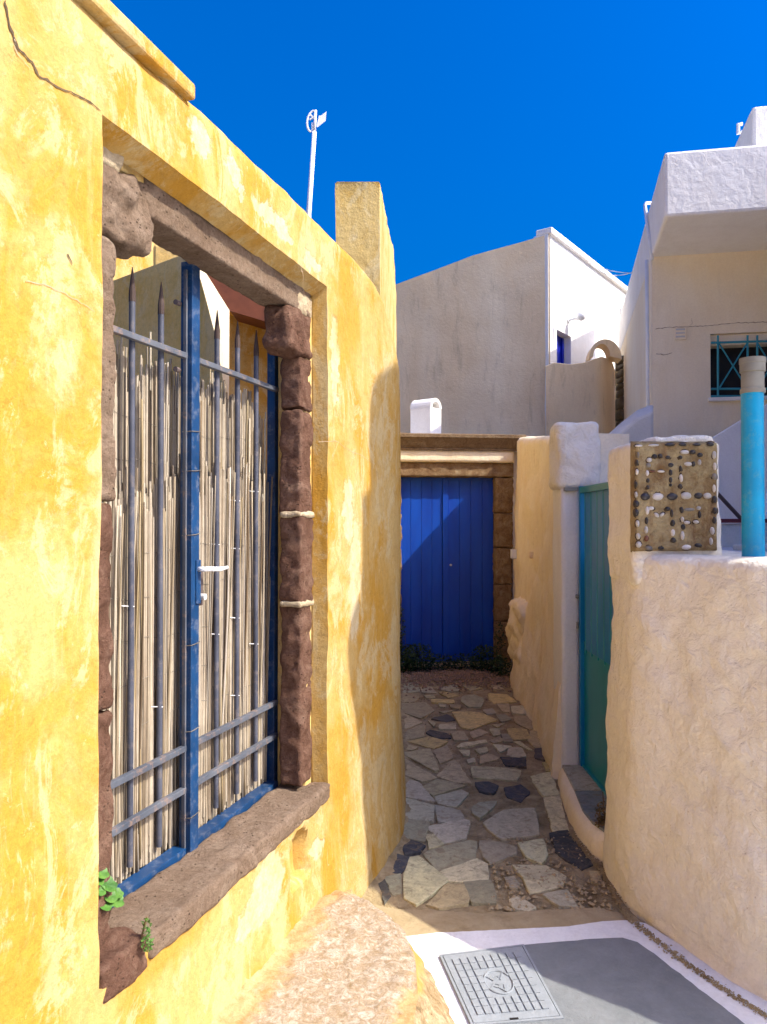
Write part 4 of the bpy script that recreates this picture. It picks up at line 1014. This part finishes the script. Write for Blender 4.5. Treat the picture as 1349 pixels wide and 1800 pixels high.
# ------------------------------------------------------------------ tan house with gable wall and white side
th_ = thing('tan_house', at(850, 900, 12.8), 'large sand coloured house with sloping roofline and a white sunlit side', 'house')
D0 = 12.8
k0_, k1_ = at(560, 545, D0), at(967, 411, D0)
a0 = Vector((2.752, D0)); dd_ = Vector((.577, .816)); a1 = a0+dd_*4.6
zc0 = k1_.z
P = []
for x in frange(k0_.x, k1_.x, .06):
    tz = interp([(k0_.x, k0_.z), (at(697, 500, D0).x, at(697, 500, D0).z), (at(830, 452, D0).x, at(830, 452, D0).z+.02), (k1_.x, k1_.z)], x)
    k_ = (D0+.42*(k1_.x-x))/D0
    if x < k1_.x-1e-3: pass
    kx = x/(1+0) ; dy = .42*(k1_.x-x)
    t_ = D0/(D0+0); yy_ = (D0+.42*k1_.x)/(1+.42*x/D0); q_ = yy_/D0
    row = [Vector((x*q_, yy_+.02*fbm((x, 0, z), 1.2, 4)*min(1, (k1_.x-x)/.4), 1.7+(z-1.7)*q_)) for z in frange(-1, tz, (tz+1)/100)]; row.append(row[-1]+Vector((0, .35, .02))); P.append(row)
MB().grid(P).build('gable_wall', M['tan'], th_, smooth=True, sharp=50)
zt1 = at(1100, 512, 16.0).z
b = MB(); wy0 = .62; 
def WF(t, o, z): p = a0+dd_*t+Vector((dd_.y, -dd_.x))*o; return Vector((p.x, p.y, z))
def wt(px, py):
    p = onplane(px, py, (*a0, 0), (dd_.y, -dd_.x, 0)); return (Vector((p.x, p.y))-a0).dot(dd_), p.z
wa, wz1 = wt(979, 579); wb, _ = wt(1004, 590); wz0 = 3.6
for (t0, t1, z0, z1) in ((0, wa, 0, zc0), (wb, 4.6, 0, zc0), (wa, wb, wz1, zc0), (wa, wb, 0, wz0)):
    b.box((t0, -.25, z0), (t1, 0, z1), WF)
b.build('white_side_wall', M['white'], th_)
b = MB().box((0, -.22, zc0+.001), (4.6, .07, zc0+.11), WF); b.build('roof_edge', M['white'], th_, bevel=.02)
b = MB().box((wa, -.20, wz0), (wb, -.16, wz1), WF); wn = b.build('window', M['winblue'], th_)
for t in (wa+.02, (wa+wb)/2-.03, wb-.08): MB().box((t, -.16, wz0), (t+.06, -.12, wz1-.02), WF).build('frame', M['winblue'], wn, bevel=.004)
tpipe = wt(1091, 600)[0]; MB().tube([WF(tpipe, .05, 2.5), WF(tpipe, .05, wt(1091, 540)[1])], .04, 10).build('downpipe', M['metalwhite'], th_)
lm = thing('wall_lamp', WF(*[wt(1000, 565)[0]], .0, wt(1000, 565)[1]), 'white globe lamp on the white house side above the blue window', 'lamp')
lt, lz = wt(999, 563); pl = WF(lt, 0, lz); gl = WF(lt, .24, lz+.04)
MB().tube([pl, WF(lt, .12, lz+.01), gl-Vector((0, 0, .05))], .022, 8).build('bracket', M['metalwhite'], lm)
MB().tube([WF(lt, 0.0, lz), WF(lt, .02, lz)], .05, 10).build('mount', M['metalwhite'], lm)
bm = bmesh.new(); bmesh.ops.create_uvsphere(bm, u_segments=20, v_segments=12, radius=.085)
mk('globe', [v.co+gl for v in bm.verts], [tuple(v.index for v in f.verts) for f in bm.faces], M['metalwhite'], lm, smooth=True); bm.free()
# parapet terrace wall of the same render in front
pw = [(960, 644), (975, 638), (1003, 641), (1028, 638), (1040, 634), (1062, 626), (1078, 626), (1086, 630), (1091, 645)]
fr = [at(x, y, D0-.06) for x, y in pw]; x_r = fr[-1].x
P = []
for i, x in enumerate(frange(fr[0].x, x_r, .03)):
    tz = interp([(v.x, v.z) for v in fr], x); cv = .30*sstep(x_r-.55, x_r, x)**2
    row = [Vector((x, D0-.06+cv+.01*fbm((x, 0, z), 2, 4), z)) for z in frange(0, tz, tz/70)]; row += [Vector((x, D0+.0+cv, tz+.02)), Vector((x, D0+.22+cv, tz))]; P.append(row)
P.append([v+Vector((-.02, .4, 0)) for v in P[-1]])
tw_ = MB().grid(P).build('terrace_wall', M['tan'], smooth=True, sharp=60); fin(tw_, 'sand coloured terrace parapet with uneven top below the white house side', 'wall')
ac = at(1061, 634, D0+.1); ro, ri = .275, .165
vent = thing('arched_chimney', ac, 'hollow arched chimney hood on top of the terrace parapet', 'chimney')
outr = [(ro*math.cos(t), ro*1.22*math.sin(t)) for t in frange(0, math.pi, math.pi/16)]; inr = [(-.06+ri*.85*math.cos(t), .05+ri*1.25*math.sin(t)) for t in frange(math.pi, 0, -math.pi/16)]
sec = outr+inr; m_ = len(sec); n = len(outr)
V = [ac+Vector((x, -.12, z)) for x, z in sec]+[ac+Vector((x+.03, .22, z)) for x, z in sec]
Fc = [(i, (i+1)%m_, m_+(i+1)%m_, m_+i) for i in range(m_)]+[(i, i+1, m_-2-i, m_-1-i) for i in range(n-1)]+[(m_+i, m_+m_-1-i, m_+m_-2-i, m_+i+1) for i in range(n-1)]
mk('hood', V, Fc, M['tan'], vent)
# strip of dry stone
ds = thing('dry_stone_wall', at(1098, 800, 12.9), 'narrow dark dry stone strip between parapet and white building', 'wall')
r9 = random.Random(4); y_ = 626
while y_ < 760:
    h_ = r9.uniform(9, 22); 
    for (xa, xb) in (((1090, 1098), (1099, 1108)) if h_ < 13 else ((1090, 1108),)):
        a_ = at(xa, y_+h_-1, 13.3); c_ = at(xb, y_, 13.3)
        V, Fc = rock((a_.x, 13.2, a_.z), (c_.x, 13.6, c_.z), ident, .03, .05, .035, y_, 5); mk('stone', V, Fc, M['drystone'], ds, smooth=True)
    y_ += h_
a_ = at(1088, 770, 13.5); c_ = at(1110, 630, 13.5); MB().box((a_.x, 13.5, 0), (c_.x, 13.7, c_.z-.05)).build('backing', M['mortar'], ds)

# ------------------------------------------------------------------ white building on the right
wbd = thing('white_building', (4.5, 10, 1.4), 'white flat roofed house with deep roof overhang and barred window', 'house')
C0 = Vector((3.157, 9.0)); E1 = Vector((1, -.188)).normalized(); E2 = Vector((.2336, 1)).normalized()
def BW(a, b_, z): p = C0+E1*a+E2*b_; return Vector((p.x, p.y, z))
NB = Vector((E1.y, -E1.x)); 
def bwp(px, py, b_=0):
    p0 = C0+E2*b_; p = onplane(px, py, (*p0, 0), (NB.x, NB.y, 0)); q = Vector((p.x, p.y))-p0; 
    return q.dot(E1), p.z
zsf = 4.82; zrt = 5.49
wx0, wzt = bwp(1249, 587); wx1 = wx0+1.25; _, wzb = bwp(1260, 699)
b = MB()
for (p0, p1, z0, z1) in ((0, wx0, 0, zsf), (wx1, 5, 0, zsf), (wx0, wx1, 0, wzb), (wx0, wx1, wzt, zsf)): b.box((p0, 0, z0), (p1, .3, z1), BW)
b.box((-.001, .3, 0), (.28, 5.5, zsf), BW)
b.box((0, 5.2, 0), (5, 5.5, zsf), BW)
b.build('wall', M['whitebeige'], wbd)
MB().box((-.006, -1.22, zsf), (5, 5.5, zrt), BW).build('roof_slab', M['white'], wbd, bevel=.03)
MB().box((wx0, .22, wzb), (wx1, .24, wzt-.1), BW).build('window_glass', M['dark'], wbd)
MB().box((wx0+.002, .04, wzt-.13), (wx1-.002, .215, wzt-.002), BW).build('roller_shutter_box', M['whitebeige'], wbd, bevel=.01)
MB().box((wx0-.03, -.05, wzb-.045), (wx1+.03, .03, wzb-.002), BW).build('window_sill', M['white'], wbd, bevel=.006)
gr = MB(); grl = thing('window_grille', BW(wx0+.6, -.0, wzb), 'turquoise metal grille with crossed bars over the window', 'window grille')
def gbar(px0, py0, px1, py1, r=.013):
    a, z = bwp(px0, py0); c, z2 = bwp(px1, py1); MB().tube([BW(a, -.012, z), BW(c, -.012, z2)], r, 6).build('bar', M['grille'], grl)
gbar(1250, 603, 1420, 598); gbar(1250, 684, 1420, 683); gbar(1250, 697, 1420, 696)
for x in (1262, 1314, 1331, 1380): gbar(x, 590, x, 698)
gbar(1264, 604, 1313, 683, .009); gbar(1313, 604, 1264, 683, .009); gbar(1332, 604, 1379, 683, .009); gbar(1379, 604, 1332, 683, .009)
# vent grille
a, z = bwp(1185, 598); c, z2 = bwp(1207, 577); vt = MB().box((a, -.02, z), (c, 0, z2), BW).build('air_vent', M['whitebeige'], wbd, bevel=.004)
for q in range(3): zz6 = lerp(z, z2, (q+.6)/3.2); MB().box((a+.02, -.026, zz6), (c-.02, -.021, zz6+.018), BW).build('louvre', M['greyrender'], vt)
def bcrack(pts, w, m, seed):
    r = random.Random(seed); line = []
    for (x0, y0), (x1, y1) in zip(pts, pts[1:]):
        n = max(2, int(math.hypot(x1-x0, y1-y0)/4))
        for q in range(n): line.append((lerp(x0, x1, q/n)+r.uniform(-.5, .5), lerp(y0, y1, q/n)+r.uniform(-.7, .7)))
    line.append(pts[-1]); V = []
    for (x, y) in line: a, z = bwp(x, y); ww = w*r.uniform(.4, 1); V += [BW(a-ww*.4, -.003, z-ww), BW(a+ww*.4, -.003, z+ww)]
    mk('crack', V, [(2*i, 2*i+2, 2*i+3, 2*i+1) for i in range(len(line)-1)], m, wbd)
bcrack([(1153, 578), (1185, 575), (1205, 575), (1240, 573), (1290, 568), (1349, 566), (1400, 564)], .006, M['crackl'], 1)
bcrack([(1216, 558), (1217, 568), (1211, 575)], .004, M['crackl'], 2); bcrack([(1154, 622), (1170, 624), (1182, 620)], .006, M['crackl'], 3)
# pipes on the corner
pip = MB().tube([BW(-.05, .04, 1.2), BW(-.05, .04, 4.0), BW(-.055, .04, 4.8)], .022, 8).build('corner_pipe', M['metalwhite'], wbd, smooth=True)
o = MB().tube([at(1147, 455, 8.9), at(1139, 400, 9.2), at(1134, 360, 9.3), at(1136, 357, 9.3), at(1146, 357, 9.3)], .02, 8).build('bent_pipe', M['metalwhite'], wbd, smooth=True)
# roof block above
rb = at(1322, 186, 10.6)
def RB(a, b_, z): return Vector((rb.x, rb.y, 0))+Vector((E1.x, E1.y, 0))*a+Vector((E2.x, E2.y, 0))*b_+Vector((0, 0, z))
MB().box((0, 0, 5.4), (3, 3.4, rb.z), RB).build('roof_room', M['white'], wbd, bevel=.05)
MB().tube([at(1305, 232, 12), at(1298, 235, 12), at(1298, 219, 12), at(1305, 218, 12)], .03, 8).build('roof_rail', M['metalwhite'], wbd)
# stairs in front of it
st = thing('stair_parapet', at(1100, 800, 8.2), 'grey white sloping stair parapet left of the white building', 'parapet')
fr = [at(1040, 870, 8.2), at(1052, 792, 8.2), at(1068, 778, 8.2), at(1092, 760, 8.2), at(1120, 735, 8.2), at(1149, 722, 8.2), at(1149, 900, 8.2), at(1040, 900, 8.2)]
bk = [at(1040, 870, 8.75), at(1051, 782, 8.5), at(1067, 764, 8.5), at(1091, 742, 8.5), at(1120, 720, 8.5), at(1149, 709, 8.5), at(1149, 900, 8.75), at(1040, 900, 8.75)]
MB().prism(fr, bk).build('parapet_wall', M['greyrender'], st, bevel=.03)
sw = [at(x, y, 8.0) for x, y in ((1235, 781), (1256, 768), (1306, 737), (1420, 668), (1500, 668), (1500, 990), (1235, 990))]
fin(MB().prism(sw, [v+Vector((.02, .14, 0)) for v in sw]).build('stair_wall', M['white'], bevel=.012), 'white stair wall with rising edge under the barred window', 'wall')
MB_ = MB().tube([at(1240, 838, 6.6), at(1262, 868, 6.6), at(1303, 912, 6.6), at(1316, 925, 6.6)], .018, 8).build('handrail', M['brownmetal'], smooth=True)
fin(MB_, 'brown sloping metal bar between the pillar and turquoise post', 'handrail')
tf = MB().prism([(1.25, 3.95, 1.25), (1.6, 8.6, 1.25), (8, 8.0, 1.25), (8, 2, 1.25), (3.7, 2.0, 1.25), (2.9, 3.95, 1.25)], [(1.25, 3.95, 1.50), (1.6, 8.6, 1.50), (8, 8.0, 1.50), (8, 2, 1.50), (3.7, 2.0, 1.5), (2.9, 3.95, 1.50)])
fin(tf.build('terrace', M['greyrender']), kind='structure')
bn = thing('low_bench', at(1300, 950, 6.2), 'low white block bench with dark red edge behind the plaque pillar', 'bench')
a_, c_ = at(1250, 955, 6.2), at(1500, 921, 6.2)
MB().box((a_.x, 6.2, 1.49), (c_.x, 6.6, c_.z), ident).build('bench_blocks', M['whitewash'], bn, bevel=.01)
MB().box((a_.x-.02, 6.16, at(1300, 919, 6.2).z), (c_.x, 6.6, at(1300, 912, 6.2).z), ident).build('red_edge', M['red'], bn, bevel=.004)
MB().box((a_.x-.1, 5.2, 1.495), (c_.x, 5.6, at(1300, 960, 5.2).z), ident).build('front_step', M['whitewash'], bn, bevel=.01)
# white chair at the right edge of the picture
cr = thing('white_chair', at(1380, 975, 4.6), 'white rounded chair back cut by the right edge, behind the turquoise post', 'chair')
def CP(px, py): return at(px, py, 4.6)
loop = [CP(1352+9*math.cos(t)*1.6+14, 885-38*math.sin(t)) for t in frange(0, 2*math.pi, math.pi/14)]
MB().tube(loop, .022, 8).build('back_ring', M['metalwhite'], cr, smooth=True)
b = MB(); cen = CP(1366, 885); b.add([cen]+[cen+(p-cen)*.86 for p in loop[:-1]], [(0, 1+i, 1+(i+1) % (len(loop)-1)) for i in range(len(loop)-1)]); b.build('back_panel', M['whitebeige'], cr)
sx = cen.x
MB().box((sx-.08, 4.2, 1.72), (sx+.40, 4.62, 1.76)).build('seat', M['metalwhite'], cr, bevel=.01)
for x, y in ((sx-.05, 4.24), (sx+.36, 4.24), (sx-.05, 4.58), (sx+.36, 4.58)): MB().tube([(x, y, 1.5), (x, y, 1.72)], .014, 8).build('leg', M['metalwhite'], cr)

# cables
for k, (p, q, sag) in enumerate(((at(1035, 460, 14), at(1112, 480, 9.5), .05), (at(1038, 462, 14.2), at(1113, 478, 9.5), .12))):
    pts = [p.lerp(q, t)-Vector((0, 0, sag*4*t*(1-t))) for t in frange(0, 1, .05)]
    fin(MB().tube(pts, .006, 5).build('cable', M['tie'], smooth=True), 'thin pale cable strung across to the white building, %s of two' % ('upper' if k == 0 else 'lower'), 'cable', 'roof cables')

# ------------------------------------------------------------------ antenna
DA = 9.0
an_ = thing('antenna', at(541, 600, DA), 'tall white mast with small dish and panel antenna against the blue sky', 'antenna')
MB().tube([at(538, 600, DA), at(543, 375, DA), at(553, 232, DA)], [.032, .030, .026], 10).build('mast', M['metalwhite'], an_, smooth=True)
MB().tube([at(553, 235, DA), at(555, 194, DA)], .017, 10).build('mast_tip', M['metalwhite'], an_, smooth=True)
def AT(zx, zy, d=DA): return at(530+zx/22.48, 180+zy/22.48, d)
fp = [(700, 520), (780, 520), (1000, 350), (960, 730), (640, 980), (600, 930)]
MB().prism([AT(x, y) for x, y in fp], [AT(x, y, DA+.06) for x, y in fp]).build('panel', M['metalwhite'], an_)
arc = [(490, 320), (400, 370), (320, 470), (250, 620), (225, 800), (240, 960), (290, 1090), (370, 1170)]
MB().tube([AT(x, y) for x, y in arc], .012, 6).build('dish_rim', M['metalwhite'], an_)
MB().tube([AT(330, 480), AT(440, 560), AT(560, 600)], .012, 6).build('strut', M['metalwhite'], an_)
MB().tube([AT(330, 680), AT(420, 630), AT(560, 600)], .012, 6).build('strut', M['metalwhite'], an_)
MB().box((0, 0, 0), (1, 1, 1), lambda x, y, z: AT(lerp(400, 470, x)-30*z*0, lerp(1180, 800, z), DA+.05*y)).build('bracket', M['metalwhite'], an_)

# ------------------------------------------------------------------ unseen house right of the camera, outline shaped to cast the shade
nh = thing('shadow_house', (5, 3.5, 0), 'unseen white house right of the view, shaped to cast the shadow on the yellow wall', 'house')
def corner_y(px): 
    u, _ = wuz(px, 900); p = WL(u, 0, 0); r_ = (3.3-p.x)/math.cos(SUN_AZ); return p.y+r_*math.sin(SUN_AZ), r_*math.tan(SUN_EL)
ya, ra = corner_y(635); yb, rb_ = corner_y(650); yc, rc_ = corner_y(613)
z1 = 1.83+ra; z2 = 2.39+rb_
MB().box((3.3, ya, -.2), (6.8, 5.6, z1)).build('wall', M['white'], nh, bevel=.02)
MB().box((4.75, 5.601, -.2), (8, 7.6, 5.6)).build('shade_wing', M['white'], nh, bevel=.02)  # block added out of view to keep sun off the stair wall
b = MB(); pr = [(yb, z1+.001), (yb, z2-.12), (yb+.05, z2-.03), (yb+.14, z2), (yb+1.4, z2+.05), (5.6, z2+.05), (5.6, z1+.001)]
b.prism([(3.3, y, z) for y, z in pr], [(6.8, y, z) for y, z in pr]); b.build('parapet', M['white'], nh)  # profile shaped to give the wall shadow its rounded top
zb_ = 1.14+rc_; pts = [(yc+.16+.17*math.cos(t)*1.0, zb_+.17*math.sin(t)) for t in frange(math.pi/2, 1.5*math.pi, math.pi/12)]
b = MB().prism([(3.3, y, z) for y, z in pts], [(3.9, y, z) for y, z in pts]); b.build('shadow_nose', M['white'], nh)  # rounded lump added only for the bulge in the wall shadow
MB().box((3.29, 3.3, 1.0), (3.299, 4.2, 2.2)).build('window', M['winblue'], nh)
# house across the street behind the camera, sun lit, gives the bounce of a narrow lane
oh = thing('street_house', (0, -4.2, 0), 'cream house across the lane behind the viewpoint', 'house')
MB().box((-6, -6.5, -.2), (6, -4.0, 3.2)).build('wall', M['cream'], oh, bevel=.03)
MB().box((-.6, -3.999, -.1), (.4, -3.96, 2.1)).build('door', M['doorblue'], oh)

# ------------------------------------------------------------------ plants
def leafset(b, c, r, n, size, seed, flat=.5, up=0):
    rr = random.Random(seed)
    for _ in range(n):
        while True:
            v = Vector((rr.uniform(-1, 1), rr.uniform(-1, 1), rr.uniform(-1, 1)))
            if v.length < 1: break
        p = Vector(c)+Vector((v.x*r[0], v.y*r[1], v.z*r[2])); s = size*rr.uniform(.5, 1.2)
        d = Vector((rr.uniform(-1, 1), rr.uniform(-1, 1), rr.uniform(-.4, 1))).normalized(); q = d.cross(Vector((rr.uniform(-1, 1), rr.uniform(-1, 1), rr.uniform(-1, 1)))).normalized()
        e = d.cross(q)*.15
        b.add([p-d*s, p-d*s*.2+q*s*.5+e*s, p+d*s, p-d*s*.2-q*s*.5+e*s], [(0, 1, 2), (0, 2, 3)])
def weed(name, label, clusters, mat_, size, seed, stems):
    root = thing(name, clusters[0][0], label, 'weeds')
    b = MB()
    for k, (c, r, n) in enumerate(clusters): leafset(b, c, r, n, size, seed+k)
    f = b.build('foliage', mat_, root)
    b = MB()
    for s in stems: b.tube(s, .0025, 5)
    if b.v: b.build('stem', M['leafdry'], root)
    return root
def GD(px, y, h): x = (px-674.5)/F*y; return Vector((x, y, gz(y)+h))
weed('ivy_weeds', 'dark green weeds climbing the left foot of the blue door', [(GD(714, 8.02, .12), (.14, .14, .18), 900), (GD(738, 8.06, .14), (.17, .12, .17), 800), (GD(705, 8.15, .42), (.05, .05, .28), 160)], M['leafdark'], .018, 11, [[GD(706, 8.15, 0), GD(707, 8.15, .6)], [GD(715, 8.1, 0), GD(712, 8.1, .4)]])
weed('ivy_weeds', 'dark weeds at the right foot of the blue door', [(GD(855, 8.08, .12), (.18, .12, .17), 800), (GD(880, 7.9, .07), (.11, .16, .14), 500), (GD(878, 8.1, .35), (.06, .06, .18), 120)], M['leafdark'], .018, 12, [[GD(870, 8.1, 0), GD(872, 8.12, .45)], [GD(880, 8.1, 0), GD(878, 8.12, .4)]])
weed('ivy_weeds', 'low dark weeds along the middle of the door threshold', [(GD(775, 8.12, .07), (.24, .09, .11), 600), (GD(820, 8.12, .07), (.22, .09, .12), 600)], M['leafdark'], .016, 13, [[GD(780, 8.15, 0), GD(778, 8.15, .15)]])
# broad leaved plant at the left end of the sill
pl0 = WL(.14, -.16, .66)
root = thing('green_plant', pl0, 'bright green broad leaved plant at the left end of the stone sill', 'plant')
r3 = random.Random(2)
for (px, py, s) in ((178, 1535, .018), (190, 1556, .021), (202, 1583, .022), (184, 1590, .019), (174, 1566, .016), (207, 1571, .014), (172, 1548, .015), (193, 1577, .018)):
    u_, z_ = wuz(px, py, -.06); c = WL(u_, -.06, z_)
    d = Vector((r3.uniform(-.3, .3), r3.uniform(-.3, .3), -.4)).normalized(); V = [c]; 
    e1 = (Vector((WN.x, WN.y, .5))).normalized(); e2 = Vector((UD.x, UD.y, 0)); e3 = e1.cross(e2)
    tw2 = r3.uniform(0, 6); tl = e1.lerp(Vector((0, 0, 1)), .4).normalized(); e2 = tl.cross(Vector((r3.uniform(-1, 1), r3.uniform(-1, 1), .3))).normalized(); e3 = tl.cross(e2)
    rings = [[c+(e2*math.cos(t)*s+e3*math.sin(t)*s)*(q/3)*(1+.16*abs(math.cos(2.5*t))*(q/3))+tl*(.22*s*(q/3)**2+.08*s*(q/3)*math.cos(5*t)) for t in [2*math.pi*k/20 for k in range(20)]] for q in (1, 2, 3)]
    Fl = [(0, 1+k, 1+(k+1)%20) for k in range(20)]+[(1+20*q+k, 21+20*q+k, 21+20*q+(k+1)%20, 1+20*q+(k+1)%20) for q in range(2) for k in range(20)]
    mk('leaf', [c]+sum(rings, []), Fl, M['leaf'] if py % 2 else M['leafmid'], root, smooth=True)
    MB().tube([pl0, c], .0015, 5).build('stalk', M['leaf'], root)
u_, z_ = wuz(264, 1648, .03); weed('sill_weed', 'tiny green weed growing in the joint of the stone sill', [(WL(u_, .02, z_+.02), (.012, .012, .03), 60), (WL(u_-.01, .03, z_-.01), (.016, .012, .02), 60)], M['leaf'], .006, 14, [[WL(u_, .0, z_-.02), WL(u_, .02, z_+.05)]])
weed('dry_weed', 'dry brown weed on the marble slabs beside the teal gate', [(Vector((1.14, 3.98, .20)), (.05, .06, .06), 260), (Vector((1.115, 3.95, .17)), (.04, .05, .03), 160)], M['leafdry'], .009, 15, [[(1.14, 3.98, .15), (1.13, 3.98, .31)], [(1.15, 4.0, .15), (1.16, 3.97, .28)], [(1.12, 3.96, .15), (1.10, 3.96, .26)]])

# dirt collected along the foot of the right wall
pts = []
foot = [tuple(G(a, c).xy) for a, c in ((1003,1467),(1038,1512),(1052,1526),(1084,1582),(1108,1622),(1145,1652),(1196,1693),(1265,1742),(1345,1792),(1450,1864))]
for (x0, y0), (x1, y1) in zip(foot, foot[1:]):
    for _ in range(int(420*math.dist((x0, y0), (x1, y1))/.3)):
        t = r0.random(); x = lerp(x0, x1, t); y = lerp(y0, y1, t)
        if fbm((x*3, y*3, 2), 2, 2) > -.9: pts.append(gp(x+r0.gauss(0, .009), y+r0.gauss(0, .009), .017))
o = crumbs('wall_foot_dirt', pts, M['mortar'], .0015, .0065, 9); fin(o, 'dark crumbs and dirt along the foot of the right wall', 'dirt')
